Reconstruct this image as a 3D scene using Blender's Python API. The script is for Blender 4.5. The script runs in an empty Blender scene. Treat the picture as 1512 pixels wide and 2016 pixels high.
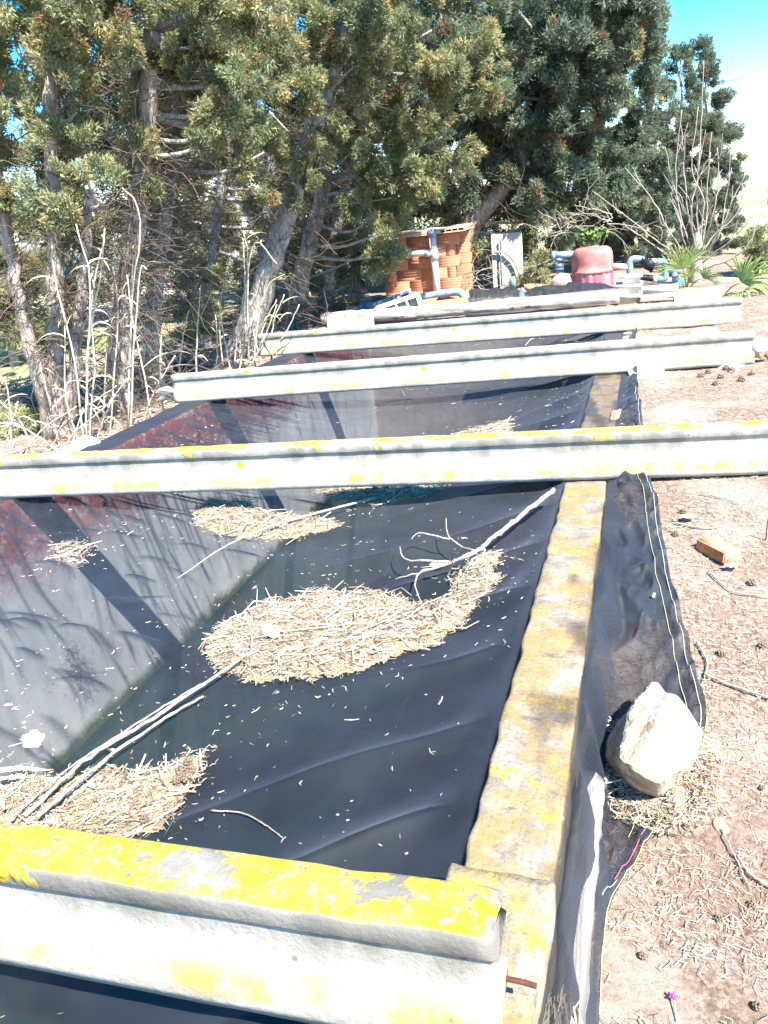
import bpy, math, random
import numpy as np
from mathutils import Vector, Matrix

random.seed(7)
rng = np.random.default_rng(11)
sc = bpy.context.scene
C = sc.collection

# ------------------------------------------------------------------ camera
H = 1.35                                   # lens height above the reservoir rim
RM = np.array([[0.9469104, -0.02143697, 0.32078208],
               [0.30437462, 0.38105815, -0.87301247],
               [-0.10352188, 0.92430252, 0.36735279]])
FP = 1480.0
cam_d = bpy.data.cameras.new('camera')
cam_d.sensor_fit = 'VERTICAL'
cam_d.sensor_height = 36.0
cam_d.lens = 36.0 * FP / 2016.0
cam_d.clip_end = 5000
cam_d.clip_start = 0.02
cam = bpy.data.objects.new('camera', cam_d)
C.objects.link(cam)
cam.matrix_world = Matrix([[*RM[0], 0], [*RM[1], 0], [*RM[2], H], [0, 0, 0, 1]])
sc.camera = cam

# ------------------------------------------------------------------ sky, sun, exposure
SUN = Vector((0.50, -0.37, 0.78)).normalized()      # towards the sun
w = bpy.data.worlds.new('World')
sc.world = w
w.use_nodes = True
nt = w.node_tree
bg = nt.nodes['Background']
sky = nt.nodes.new('ShaderNodeTexSky')
sky.sky_type = 'NISHITA'
sky.sun_disc = False
sky.sun_elevation = math.asin(SUN.z)
sky.sun_rotation = math.atan2(SUN.x, SUN.y)
sky.air_density = 1.0
sky.dust_density = 0.25
sky.ozone_density = 3.5
hs = nt.nodes.new('ShaderNodeHueSaturation')
hs.inputs['Saturation'].default_value = 1.55
hs.inputs['Hue'].default_value = .496
nt.links.new(sky.outputs[0], hs.inputs['Color'])
nt.links.new(hs.outputs[0], bg.inputs[0])
bg.inputs[1].default_value = 0.13
sl = bpy.data.lights.new('sun', 'SUN')
sl.energy = 5.0
sl.angle = math.radians(0.5)
sl.color = (1.0, 0.95, 0.87)
so = bpy.data.objects.new('sun', sl)
C.objects.link(so)
so.rotation_euler = SUN.to_track_quat('Z', 'Y').to_euler()
so.location = (6, -6, 12)
sc.view_settings.view_transform = 'Standard'
sc.view_settings.look = 'None'
sc.view_settings.exposure = 1.8
sc.view_settings.gamma = 1.0
sc.view_settings.use_curve_mapping = False
sc.render.engine = 'CYCLES'
sc.cycles.max_bounces = 8
sc.cycles.transparent_max_bounces = 24
sc.cycles.diffuse_bounces = 4


# ------------------------------------------------------------------ helpers
def ray(px, py):
    return RM @ np.array([(px - 756) / FP, -(py - 1008) / FP, -1.0])


def at(px, py, Y):
    r = ray(px, py)
    p = r * (Y / r[1])
    return np.array([p[0], p[1], p[2] + H])


def onz(px, py, z):
    r = ray(px, py)
    p = r * ((z - H) / r[2])
    return np.array([p[0], p[1], z])


def nrm(v):
    v = np.asarray(v, float)
    return v / (np.linalg.norm(v) + 1e-12)


def hash2(ix, iy, s):
    h = (ix.astype(np.int64) * 374761393 + iy.astype(np.int64) * 668265263 + s * 1442695041) & 0x7fffffff
    h = ((h ^ (h >> 13)) * 1274126177) & 0x7fffffff
    h = h ^ (h >> 16)
    return (h & 0xffff) / 65535.0


def vnoise(x, y, s=0):
    x = np.asarray(x, float)
    y = np.asarray(y, float)
    ix = np.floor(x)
    iy = np.floor(y)
    fx = x - ix
    fy = y - iy
    fx = fx * fx * (3 - 2 * fx)
    fy = fy * fy * (3 - 2 * fy)
    a = hash2(ix, iy, s)
    b = hash2(ix + 1, iy, s)
    c = hash2(ix, iy + 1, s)
    d = hash2(ix + 1, iy + 1, s)
    return (a * (1 - fx) + b * fx) * (1 - fy) + (c * (1 - fx) + d * fx) * fy


def fbm(x, y, s=0, o=3):
    t = 0
    a = 0.5
    for k in range(o):
        t = t + a * vnoise(x * 2 ** k, y * 2 ** k, s + k)
        a *= .5
    return t / (1 - .5 ** o)


def sstep(a, b, x):
    t = np.clip((np.asarray(x, float) - a) / (b - a), 0, 1)
    return t * t * (3 - 2 * t)


def tag(o, label=None, cat=None, group=None, kind=None):
    if label:
        o['label'] = label
    if cat:
        o['category'] = cat
    if group:
        o['group'] = group
    if kind:
        o['kind'] = kind
    return o


def empty(name, loc=(0, 0, 0)):
    o = bpy.data.objects.new(name, None)
    C.objects.link(o)
    o.location = loc
    o.empty_display_size = .1
    return o


def world_of(o):
    m_ = Matrix.LocRotScale(o.location, o.rotation_euler, o.scale)
    if o.parent is not None:
        m_ = world_of(o.parent) @ o.matrix_parent_inverse @ m_
    return m_


def link(name, me, parent=None):
    o = bpy.data.objects.new(name, me)
    C.objects.link(o)
    if parent is not None:
        o.parent = parent
        o.matrix_parent_inverse = world_of(parent).inverted()
    return o


def npmesh(name, V, F, m, parent=None, smooth=False, col=None, link_it=True):
    """V (n,3); F a list of index arrays (m,3) or (m,4)"""
    V = np.asarray(V, np.float32)
    if not isinstance(F, (list, tuple)):
        F = [F]
    F = [np.atleast_2d(np.asarray(f, np.int32)) for f in F if len(f)]
    me = bpy.data.meshes.new(name)
    nl = sum(f.size for f in F)
    nf = sum(len(f) for f in F)
    me.vertices.add(len(V))
    me.vertices.foreach_set('co', V.ravel())
    me.loops.add(nl)
    me.loops.foreach_set('vertex_index', np.concatenate([f.ravel() for f in F]))
    tot = np.concatenate([np.full(len(f), f.shape[1], np.int32) for f in F])
    st = np.concatenate([[0], np.cumsum(tot)[:-1]]).astype(np.int32)
    me.polygons.add(nf)
    me.polygons.foreach_set('loop_start', st)
    me.polygons.foreach_set('loop_total', tot)
    if smooth:
        me.polygons.foreach_set('use_smooth', np.ones(nf, bool))
    me.update(calc_edges=True)
    if col is not None:
        for nm, arr in col.items():
            arr = np.asarray(arr, np.float32)
            if arr.ndim == 1:
                at_ = me.attributes.new(nm, 'FLOAT', 'POINT')
                at_.data.foreach_set('value', arr)
            else:
                at_ = me.attributes.new(nm, 'FLOAT_COLOR', 'POINT')
                if arr.shape[1] == 3:
                    arr = np.concatenate([arr, np.ones((len(arr), 1), np.float32)], 1)
                at_.data.foreach_set('color', arr.ravel())
    if m:
        me.materials.append(m)
    if not link_it:
        return me
    return link(name, me, parent)


class MB:
    """collects shapes into ONE mesh"""

    def __init__(s):
        s.V = []
        s.Q = []
        s.T = []
        s.n = 0

    def add(s, V, Q=(), T=()):
        V = np.asarray(V, float)
        if len(Q):
            s.Q.append(np.asarray(Q, np.int64) + s.n)
        if len(T):
            s.T.append(np.asarray(T, np.int64) + s.n)
        s.V.append(V)
        s.n += len(V)
        return s

    def tube(s, path, rad, sides=8, cap=True, bump=0.0):
        P = np.asarray(path, float)
        n = len(P)
        R = np.broadcast_to(np.asarray(rad, float), (n,))
        tg = np.gradient(P, axis=0)
        tg /= np.linalg.norm(tg, axis=1)[:, None] + 1e-12
        up = np.array([0, 0, 1.]) if abs(tg[0][2]) < .9 else np.array([1., 0, 0])
        u = nrm(np.cross(tg[0], up))
        a = np.arange(sides) * 2 * np.pi / sides
        rows = []
        for i in range(n):
            u = nrm(u - tg[i] * np.dot(u, tg[i]))
            v = np.cross(tg[i], u)
            rr = R[i] * (1 + bump * (rng.random(sides) - .5)) if bump else R[i] * np.ones(sides)
            rows.append(P[i] + (np.cos(a) * rr)[:, None] * u + (np.sin(a) * rr)[:, None] * v)
        V = np.concatenate(rows)
        i = np.arange(n - 1)[:, None] * sides
        j = np.arange(sides)[None]
        k = (j + 1) % sides
        Q = np.stack([i + j, i + k, i + sides + k, i + sides + j], -1).reshape(-1, 4)
        T = []
        if cap:
            V = np.concatenate([V, P[:1], P[-1:]])
            c0 = n * sides
            T = [(c0, (q + 1) % sides, q) for q in range(sides)] + \
                [(c0 + 1, (n - 1) * sides + q, (n - 1) * sides + (q + 1) % sides) for q in range(sides)]
        return s.add(V, Q, T)

    def box(s, c, size, rot=None, bev=0.0):
        h = np.asarray(size, float) / 2
        b = min(bev, h.min() * .9)
        if b <= 0:
            V = np.array([[x, y, z] for x in (-1, 1) for y in (-1, 1) for z in (-1, 1)]) * h
            Q = [(0, 1, 3, 2), (4, 6, 7, 5), (0, 4, 5, 1), (2, 3, 7, 6), (0, 2, 6, 4), (1, 5, 7, 3)]
            T = []
        else:
            V = []
            idx = {}
            for x in (-1, 1):
                for y in (-1, 1):
                    for z in (-1, 1):
                        for ax in range(3):
                            p = np.array([x, y, z]) * (h - b)
                            p[ax] = (x, y, z)[ax] * h[ax]
                            idx[(x, y, z, ax)] = len(V)
                            V.append(p)
            Q = []
            T = []
            for ax in range(3):
                o = [q for q in range(3) if q != ax]
                for sg in (-1, 1):
                    cs = []
                    for a_, b_ in ((-1, -1), (1, -1), (1, 1), (-1, 1)):
                        t = [0, 0, 0]
                        t[ax] = sg
                        t[o[0]] = a_
                        t[o[1]] = b_
                        cs.append(idx[(*t, ax)])
                    flip = (sg < 0) ^ (ax == 1)
                    Q.append(cs[::-1] if flip else cs)
            for ax in range(3):
                o = [q for q in range(3) if q != ax]
                for a_ in (-1, 1):
                    for b_ in (-1, 1):
                        def k(sg, which):
                            t = [0, 0, 0]
                            t[ax] = sg
                            t[o[0]] = a_
                            t[o[1]] = b_
                            return idx[(*t, which)]
                        Q.append([k(-1, o[0]), k(1, o[0]), k(1, o[1]), k(-1, o[1])])
            for x in (-1, 1):
                for y in (-1, 1):
                    for z in (-1, 1):
                        T.append([idx[(x, y, z, q)] for q in range(3)])
            V = np.array(V)
        if rot is not None:
            V = V @ np.asarray(rot).T
        return s.add(V + np.asarray(c, float), Q, T)

    def lathe(s, prof, c=(0, 0, 0), sides=32, rot=None, rfun=None):
        prof = np.asarray(prof, float)
        a = np.arange(sides) * 2 * np.pi / sides
        rows = []
        for r, z in prof:
            rr = r * np.ones(sides) if rfun is None else rfun(r, z, a)
            rows.append(np.stack([np.cos(a) * rr, np.sin(a) * rr, np.full(sides, z)], 1))
        V = np.concatenate(rows)
        if rot is not None:
            V = V @ np.asarray(rot).T
        n = len(prof)
        i = np.arange(n - 1)[:, None] * sides
        j = np.arange(sides)[None]
        k = (j + 1) % sides
        Q = np.stack([i + j, i + k, i + sides + k, i + sides + j], -1).reshape(-1, 4)
        return s.add(V + np.asarray(c, float), Q)

    def build(s, name, m, parent=None, smooth=False, flat_fix=True):
        F = []
        if s.Q:
            F.append(np.concatenate(s.Q))
        if s.T:
            F.append(np.concatenate(s.T))
        o = npmesh(name, np.concatenate(s.V), F, m, parent, smooth)
        return o


def rot_axis(ax, ang):
    return np.array(Matrix.Rotation(ang, 3, Vector(ax)))


def euler(x, y, z):
    return rot_axis((0, 0, 1), z) @ rot_axis((0, 1, 0), y) @ rot_axis((1, 0, 0), x)


def spline(pts, n):
    P = np.asarray(pts, float)
    if len(P) < 3:
        t = np.linspace(0, 1, n)[:, None]
        return P[0] * (1 - t) + P[-1] * t
    Q = np.vstack([2 * P[0] - P[1], P, 2 * P[-1] - P[-2]])
    out = []
    for u in np.linspace(0, len(P) - 1 - 1e-6, n):
        i = int(u)
        t = u - i
        p0, p1, p2, p3 = Q[i:i + 4]
        out.append(.5 * ((2 * p1) + (p2 - p0) * t + (2 * p0 - 5 * p1 + 4 * p2 - p3) * t * t + (3 * p1 - p0 - 3 * p2 + p3) * t ** 3))
    return np.array(out)


# ------------------------------------------------------------------ materials
class NB:
    def __init__(s, name, rough=.85, spec=.3):
        s.m = bpy.data.materials.new(name)
        s.m.use_nodes = True
        s.t = s.m.node_tree
        s.b = s.t.nodes['Principled BSDF']
        s.b.inputs['Roughness'].default_value = rough
        s.b.inputs['Specular IOR Level'].default_value = spec
        s.out = s.t.nodes['Material Output']

    def n(s, typ, **kw):
        nd = s.t.nodes.new(typ)
        for k, v in kw.items():
            if k.startswith('_'):
                setattr(nd, k[1:], v)
            else:
                key = int(k[1:]) if k[0] == 'i' and k[1:].isdigit() else k.replace('__', ' ')
                s.set(nd.inputs[key], v)
        return nd

    def set(s, sock, v):
        if isinstance(v, bpy.types.NodeSocket):
            s.t.links.new(v, sock)
        elif isinstance(v, (tuple, list)) and sock.type == 'RGBA' and len(v) == 3:
            sock.default_value = (*v, 1)
        else:
            sock.default_value = v

    def obj(s):
        return s.n('ShaderNodeTexCoord').outputs['Object']

    def mapped(s, sc_=(1, 1, 1), loc=(0, 0, 0), rot=(0, 0, 0)):
        return s.n('ShaderNodeMapping', Vector=s.obj(), Scale=sc_, Location=loc, Rotation=rot).outputs[0]

    def noise(s, scale, vec=None, detail=5, rough=.6, dist=0):
        return s.n('ShaderNodeTexNoise', Vector=vec if vec is not None else s.obj(), Scale=scale, Detail=detail, Roughness=rough, Distortion=dist).outputs['Fac']

    def ramp(s, f, a, b, c0=(0, 0, 0), c1=(1, 1, 1)):
        nd = s.n('ShaderNodeMapRange', Value=f)
        nd.inputs['From Min'].default_value = a
        nd.inputs['From Max'].default_value = b
        nd.interpolation_type = 'SMOOTHSTEP'
        return nd.outputs[0]

    def mix(s, f, a, b):
        nd = s.t.nodes.new('ShaderNodeMix')
        nd.data_type = 'RGBA'
        s.set(nd.inputs[0], f)
        s.set(nd.inputs[6], a)
        s.set(nd.inputs[7], b)
        return nd.outputs[2]

    def math(s, op, a, b=0.0):
        nd = s.n('ShaderNodeMath', _operation=op)
        s.set(nd.inputs[0], a)
        s.set(nd.inputs[1], b)
        return nd.outputs[0]

    def color(s, c):
        s.set(s.b.inputs['Base Color'], c)
        return s

    def bump(s, h, strength=.3, dist=.01):
        nd = s.n('ShaderNodeBump', Strength=strength, Distance=dist, Height=h)
        s.set(s.b.inputs['Normal'], nd.outputs[0])
        return s

    def sepz(s, src=None):
        return s.n('ShaderNodeSeparateXYZ', Vector=src if src is not None else s.obj()).outputs[2]

    def nz(s):
        return s.sepz(s.n('ShaderNodeNewGeometry').outputs['Normal'])


def simple(name, c, rough=.8, var=.25, scale=20, bump=.2, spec=.3, c2=None):
    k = NB(name, rough, spec)
    f = k.noise(scale)
    f = k.ramp(f, .3, .7)
    d = tuple(x * (1 - var) for x in c) if c2 is None else c2
    k.color(k.mix(f, d, c))
    if bump:
        k.bump(k.noise(scale * 3), bump, .01)
    return k.m


def beam_mat(name, lich, low, grime):
    k = NB(name, .92, .15)
    o = k.obj()
    z = k.sepz(o)
    n1 = k.noise(5)
    base = k.mix(k.ramp(n1, .3, .7), (.30, .275, .23), (.46, .435, .375))
    # rain streaks hanging below the top flange
    st = k.noise(1.0, k.mapped((9, 9, .7)), 4)
    zz = k.ramp(z, .09, .186)
    streak = k.math('MULTIPLY', k.ramp(st, .43, .62), zz)
    base = k.mix(k.math('MULTIPLY', streak, .35 + .45 * grime), base, (.16, .15, .12))
    fl = k.math('MULTIPLY', k.ramp(z, .183, .189), k.ramp(k.noise(2.3, None, 9, .72), .30, .62))
    base = k.mix(k.math('MULTIPLY', fl, grime), base, (.15, .14, .12))
    # dusty ochre on the splayed foot
    ft = k.math('MULTIPLY', k.ramp(z, .012, .045), k.math('SUBTRACT', 1.0, k.ramp(z, .06, .105)))
    ft = k.math('MULTIPLY', ft, k.ramp(k.noise(8, None, 8, .75), .40, .60))
    base = k.mix(k.math('MULTIPLY', ft, low), base, (.42, .28, .075))
    sp = k.ramp(k.noise(130, None, 3, .6), .60, .70)
    base = k.mix(k.math('MULTIPLY', sp, .55), base, (.17, .15, .12))
    # small dark pits and orange lichen discs
    v = k.n('ShaderNodeTexVoronoi', Vector=o, Scale=13.0).outputs['Distance']
    pit = k.math('SUBTRACT', 1.0, k.ramp(v, .05, .09))
    base = k.mix(k.math('MULTIPLY', pit, .8), base, (.14, .12, .09))
    v2 = k.n('ShaderNodeTexVoronoi', Vector=k.mapped((1, 1, 1), (3.3, 1, 2)), Scale=3.6).outputs['Distance']
    disc = k.math('SUBTRACT', 1.0, k.ramp(v2, .07, .10))
    base = k.mix(disc, base, (.50, .33, .03))
    # lichen crust on the weathered top
    nz = k.nz()
    crust = k.ramp(k.noise(9, None, 8, .7), .50 - .11 * lich, .60 - .12 * lich)
    big = k.ramp(k.noise(2.6, None, 3), .62 - .5 * lich, .72 - .45 * lich)
    up = k.ramp(nz, .62, .90)
    fine = k.ramp(k.noise(42, None, 6, .75), .40 - .05 * lich, .50 - .05 * lich)
    crust = k.math('MULTIPLY', crust, fine)
    lm = k.math('MULTIPLY', k.math('MULTIPLY', crust, big), up)
    drip = k.math('MULTIPLY', k.ramp(z, .17, .225), k.ramp(k.noise(4.5, k.mapped((1, .01, .35)), 4, .6), .67 - .10 * lich, .69 - .10 * lich))
    lm = k.math('MAXIMUM', lm, k.math('MULTIPLY', drip, min(1, lich * 1.1)))
    yel = k.mix(k.ramp(k.noise(14, None, 6, .7), .38, .62), (.56, .36, .02), (.64, .55, .05))
    yel = k.mix(k.math('MULTIPLY', k.ramp(k.noise(60, None, 4, .7), .55, .68), .7), yel, (.60, .56, .36))
    yel = k.mix(k.math('MULTIPLY', k.ramp(k.noise(33, k.mapped((1, 1, 1), (4, 4, 4)), 5, .7), .58, .66), .8), yel, (.34, .22, .05))
    base = k.mix(lm, base, yel)
    k.color(base)
    h = k.math('ADD', k.noise(45, None, 6, .7), k.math('MULTIPLY', lm, .8))
    k.bump(h, .55, .007)
    return k.m


def wall_mat():
    k = NB('rim_concrete', .95, .1)
    n = k.noise(3.5)
    base = k.mix(k.ramp(k.noise(16), .35, .65), (.22, .20, .17), (.37, .34, .295))
    base = k.mix(k.ramp(n, .54, .64), base, (.40, .365, .31))
    och = k.ramp(k.noise(5.5, k.mapped((1, .8, 1), (1.7, 2.2, 0)), 8, .75), .38, .58)
    base = k.mix(k.math('MULTIPLY', och, .85), base, (.40, .26, .09))
    dk = k.ramp(k.noise(11, k.mapped((.6, 1.6, 1), (4, 1, 0)), 8, .7), .57, .66)
    base = k.mix(k.math('MULTIPLY', dk, .7), base, (.13, .115, .10))
    ye = k.ramp(k.noise(7, k.mapped((1, 1, 1), (8, 5, 0)), 9, .78), .55, .63)
    base = k.mix(ye, base, (.60, .42, .06))
    base = k.mix(k.math('MULTIPLY', k.ramp(k.noise(75, None, 6, .75), .50, .62), .55), base, (.16, .13, .10))
    wh = k.ramp(k.noise(24, k.mapped((1, 1, 1), (2, 9, 0)), 5, .6), .64, .70)
    base = k.mix(wh, base, (.66, .62, .56))
    k.color(base)
    k.bump(k.math('ADD', k.noise(38, None, 8, .75), k.noise(9)), .8, .012)
    return k.m


def inner_wall_mat():
    k = NB('tank_lining', .8, .2)
    z = k.sepz()
    n = k.noise(2.2, k.mapped((1, 1, .45)), 6)
    base = k.mix(k.ramp(n, .3, .7), (.50, .52, .52), (.72, .72, .70))
    base = k.mix(k.ramp(k.noise(9, k.mapped((1, 1, .3))), .5, .75), base, (.40, .42, .44))
    red = k.ramp(k.math('ADD', z, k.math('MULTIPLY', k.noise(3.0, None, 8, .75), .9)), -.22, .20)
    red = k.math('MULTIPLY', red, k.ramp(k.noise(14, None, 8, .8), .30, .52))
    base = k.mix(red, base, (.32, .085, .07))
    alg = k.math('SUBTRACT', 1.0, k.ramp(k.math('ADD', z, k.math('MULTIPLY', k.noise(6), .25)), -1.62, -1.50))
    base = k.mix(alg, base, (.09, .12, .035))
    k.color(base)
    k.bump(k.noise(30), .2, .01)
    return k.m


def ground_mat():
    k = NB('needle_ground', .95, .1)
    n = k.noise(1.6)
    a = k.mix(k.ramp(k.noise(55, None, 8, .75), .36, .64), (.13, .085, .06), (.40, .30, .225))
    a = k.mix(k.ramp(n, .45, .65), a, (.40, .32, .255))
    a = k.mix(k.math('MULTIPLY', k.ramp(k.noise(3.2, k.mapped((1, 1, 1), (7, 2, 0)), 6), .52, .62), .7), a, (.24, .165, .12))
    a = k.mix(k.math('MULTIPLY', k.ramp(k.noise(190, None, 4, .7), .52, .66), .6), a, (.16, .10, .065))
    a = k.mix(k.math('MULTIPLY', k.ramp(k.noise(9), .55, .68), .5), a, (.26, .18, .125))
    dist = k.n('ShaderNodeSeparateXYZ', Vector=k.obj()).outputs
    gr = k.mix(k.ramp(k.noise(.35, None, 5), .4, .6), (.28, .29, .13), (.38, .36, .21))
    gr = k.mix(k.ramp(k.noise(3, None, 7, .7), .45, .7), gr, (.24, .27, .08))
    pale = (.44, .40, .31)
    gr = k.mix(k.ramp(k.noise(.16, k.mapped((1, 1, 1), (3, 1, 0)), 4), .5, .6), gr, pale)
    far = k.math('MAXIMUM', k.ramp(dist[1], 14, 22), k.ramp(k.math('MULTIPLY', dist[0], -1.0), 6.0, 8.5))
    k.color(k.mix(far, a, gr))
    k.bump(k.noise(70, None, 8, .8), .7, .015)
    return k.m


def net_mat():
    k = NB('shade_cloth', .62, .35)
    v = k.mapped((1, 1, 1))
    f = k.noise(3.0, v, 4)
    k.color(k.mix(k.ramp(f, .3, .7), (.011, .014, .018), (.021, .026, .033)))
    k.b.inputs['Sheen Weight'].default_value = .10
    k.b.inputs['Sheen Roughness'].default_value = .45
    k.b.inputs['Sheen Tint'].default_value = (.55, .65, .95, 1)
    # fine woven rib running across the cloth
    wv = k.n('ShaderNodeTexWave', Vector=k.mapped((1, 1, 1), (0, 0, 0), (0, 0, .5)), Scale=55.0, Distortion=.6)
    wv.inputs['Detail'].default_value = 1
    k.bump(k.math('ADD', wv.outputs['Fac'], k.math('MULTIPLY', k.noise(8, None, 5), 2.5)), .22, .004)
    op = k.n('ShaderNodeAttribute', _attribute_name='cover').outputs['Fac']
    lw = k.n('ShaderNodeLayerWeight', Blend=.5).outputs['Facing']
    al = k.math('ADD', op, k.math('MULTIPLY', k.math('POWER', lw, 2.0), .42))
    al = k.math('ADD', al, k.math('MULTIPLY', k.math('SUBTRACT', k.noise(6, v, 3), .5), .12))
    al = k.math('MINIMUM', al, .97)
    k.set(k.b.inputs['Alpha'], al)
    return k.m


def foliage_mat():
    k = NB('cypress_foliage', .75, .2)
    c = k.n('ShaderNodeAttribute', _attribute_name='tint').outputs['Color']
    k.color(c)
    tr = k.n('ShaderNodeBsdfTranslucent', Color=c)
    ms = k.n('ShaderNodeMixShader', i0=.36, i1=k.b.outputs[0], i2=tr.outputs[0])
    k.t.links.new(ms.outputs[0], k.out.inputs[0])
    return k.m


def bark_mat(name, c0, c1):
    k = NB(name, .95, .1)
    f = k.noise(1, k.mapped((34, 34, 3.2)), 7, .7, .6)
    col = k.mix(k.ramp(f, .32, .66), c0, c1)
    col = k.mix(k.ramp(k.noise(5), .55, .7), col, tuple(x * 1.25 for x in c1))
    k.color(col)
    k.bump(f, .9, .03)
    return k.m


def attr_mat(name, rough=.85, transl=0):
    k = NB(name, rough, .2)
    c = k.n('ShaderNodeAttribute', _attribute_name='tint').outputs['Color']
    k.color(c)
    return k.m


def timber_mat(name='bleached_timber', sc_=(1.6, 26, 26), c0=(.20, .13, .085), c1=(.62, .55, .47)):
    k = NB(name, .95, .1)
    f = k.noise(1, k.mapped(sc_), 7, .7, .5)
    col = k.mix(k.ramp(f, .34, .60), c0, c1)
    k.color(col)
    k.bump(f, .9, .03)
    return k.m


def water_mat():
    k = NB('tank_water', .06, .5)
    k.color(k.mix(k.ramp(k.noise(1.2), .35, .65), (.006, .028, .022), (.012, .044, .032)))
    k.bump(k.noise(7, None, 2), .03, .01)
    return k.m


def brick_mat(name, a, b):
    k = NB(name, .9, .15)
    oi = k.n('ShaderNodeObjectInfo').outputs['Random']
    wp = k.n('ShaderNodeMapping', Vector=k.n('ShaderNodeNewGeometry').outputs['Position'], Scale=(.5, 1, 3)).outputs[0]
    f = k.ramp(k.noise(6, wp, 6, .7), .30, .70)
    col = k.mix(f, a, b)
    col = k.mix(k.math('MULTIPLY', oi, .08), col, (.62, .34, .24))
    k.color(col)
    k.bump(k.noise(60), .15, .004)
    return k.m


def pvc_mat(name, c):
    k = NB(name, .5, .4)
    f = k.ramp(k.noise(7, None, 6, .65), .4, .7)
    k.color(k.mix(f, c, tuple(min(.75, x * 1.4 + .06) for x in c)))
    return k.m


def filter_mat():
    k = NB('faded_red_shell', .55, .35)
    z = k.sepz()
    st = k.ramp(k.noise(1, k.mapped((16, 16, .6)), 3), .42, .62)
    lo = k.mix(st, (.40, .12, .14), (.54, .25, .27))
    hi = k.mix(k.ramp(k.noise(4), .35, .7), (.42, .13, .115), (.54, .24, .21))
    k.color(k.mix(k.ramp(z, .26, .29), lo, hi))
    return k.m


M = {}
M['beam_hi'] = beam_mat('lichen_concrete_heavy', 1.0, .95, .85)
M['beam_mid'] = beam_mat('lichen_concrete', .62, .9, .42)
M['beam_lo'] = beam_mat('weathered_concrete', .12, .75, .12)
M['wall'] = wall_mat()
M['lining'] = inner_wall_mat()
M['ground'] = ground_mat()
M['net'] = net_mat()
M['leaf'] = foliage_mat()
M['bark'] = bark_mat('cypress_bark', (.20, .15, .115), (.52, .44, .36))
M['bark_grey'] = bark_mat('grey_cypress_bark', (.20, .17, .145), (.54, .49, .44))
M['twig'] = simple('dead_twig', (.20, .155, .12), .95, .4, 9, 0)
M['tint'] = attr_mat('dry_litter')
M['water'] = water_mat()
M['brick'] = brick_mat('hollow_brick', (.50, .195, .11), (.56, .235, .14))
M['brick_or'] = simple('orange_brick', (.60, .33, .19), .9, .3, 25, .5, .2, (.45, .21, .10))
M['mortar'] = simple('mortar', (.40, .27, .20), .95, .3, 20)
M['roof'] = simple('clay_roof_slab', (.60, .36, .24), .9, .25, 12)
M['pvc'] = pvc_mat('grey_blue_pvc', (.16, .24, .31))
M['pvc_dk'] = pvc_mat('dark_pvc', (.06, .10, .14))
M['pvc_wh'] = pvc_mat('white_pvc', (.52, .53, .54))
M['blue'] = simple('blue_plastic', (.02, .28, .55), .5, .2, 10, 0)
M['black'] = simple('black_plastic', (.02, .022, .028), .5, .3, 12, .1)
M['filter'] = filter_mat()
M['stone'] = simple('pale_limestone', (.60, .50, .36), .95, .3, 17, 1.0, .1, (.36, .27, .17))
M['white'] = simple('white_concrete', (.66, .65, .62), .9, .2, 10, .3)
M['slab'] = simple('beige_slab', (.52, .44, .36), .95, .25, 6, .3)
M['wood'] = bark_mat('weathered_timber', (.26, .18, .13), (.60, .53, .45))
M['wood_grey'] = bark_mat('grey_timber', (.34, .31, .27), (.60, .57, .52))
M['metal'] = simple('dull_grey_metal', (.16, .18, .22), .5, .3, 9, .1, .5)
M['rust'] = simple('rusty_steel', (.11, .045, .028), .9, .4, 30)
M['cream'] = simple('cream_plastic', (.72, .70, .55), .55, .15, 5, .05)
M['hem_y'] = simple('yellow_thread', (.50, .50, .22), .8, .1, 10, 0)
M['hem_w'] = simple('white_thread', (.50, .52, .50), .8, .1, 10, 0)
M['hem_p'] = simple('pink_thread', (.60, .12, .28), .8, .1, 10, 0)
M['plaster'] = simple('white_plaster', (.74, .72, .68), .9, .1, 3, .1)
M['yellow'] = simple('yellow_paint', (.65, .42, .05), .8, .15, 5, .1)
M['fig'] = simple('pale_bark', (.40, .345, .28), .9, .3, 22, .4)
M['palm'] = attr_mat('palm_frond', .5)
M['straw'] = simple('dry_reed', (.66, .58, .44), .8, .3, 14, .1)
M['straw_leaf'] = simple('dry_reed_leaf', (.62, .54, .40), .8, .3, 9, .1, .3, (.46, .36, .20))
M['reed_green'] = simple('green_reed_leaf', (.20, .26, .08), .7, .3, 9, .1)
M['stick'] = simple('bleached_stick', (.46, .40, .32), .9, .3, 40, .5, .2, (.27, .215, .16))
M['cone'] = simple('grey_brown_cone', (.26, .19, .13), .9, .45, 60, .5)
M['dead_leaf'] = simple('pale_dead_leaf', (.60, .48, .32), .85, .3, 18, .3)
M['flower'] = simple('pink_petal', (.65, .08, .33), .6, .2, 20, 0)

# ------------------------------------------------------------------ heights of the place
XI, XO = -0.354, -0.151        # camera-side rim, inner and outer edge
XL, XLO = -3.54, -3.76         # far rim, inner and outer edge
Y0, Y1 = -1.2, 9.75            # ends of the tank
ZW = -1.77                     # water level


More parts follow.
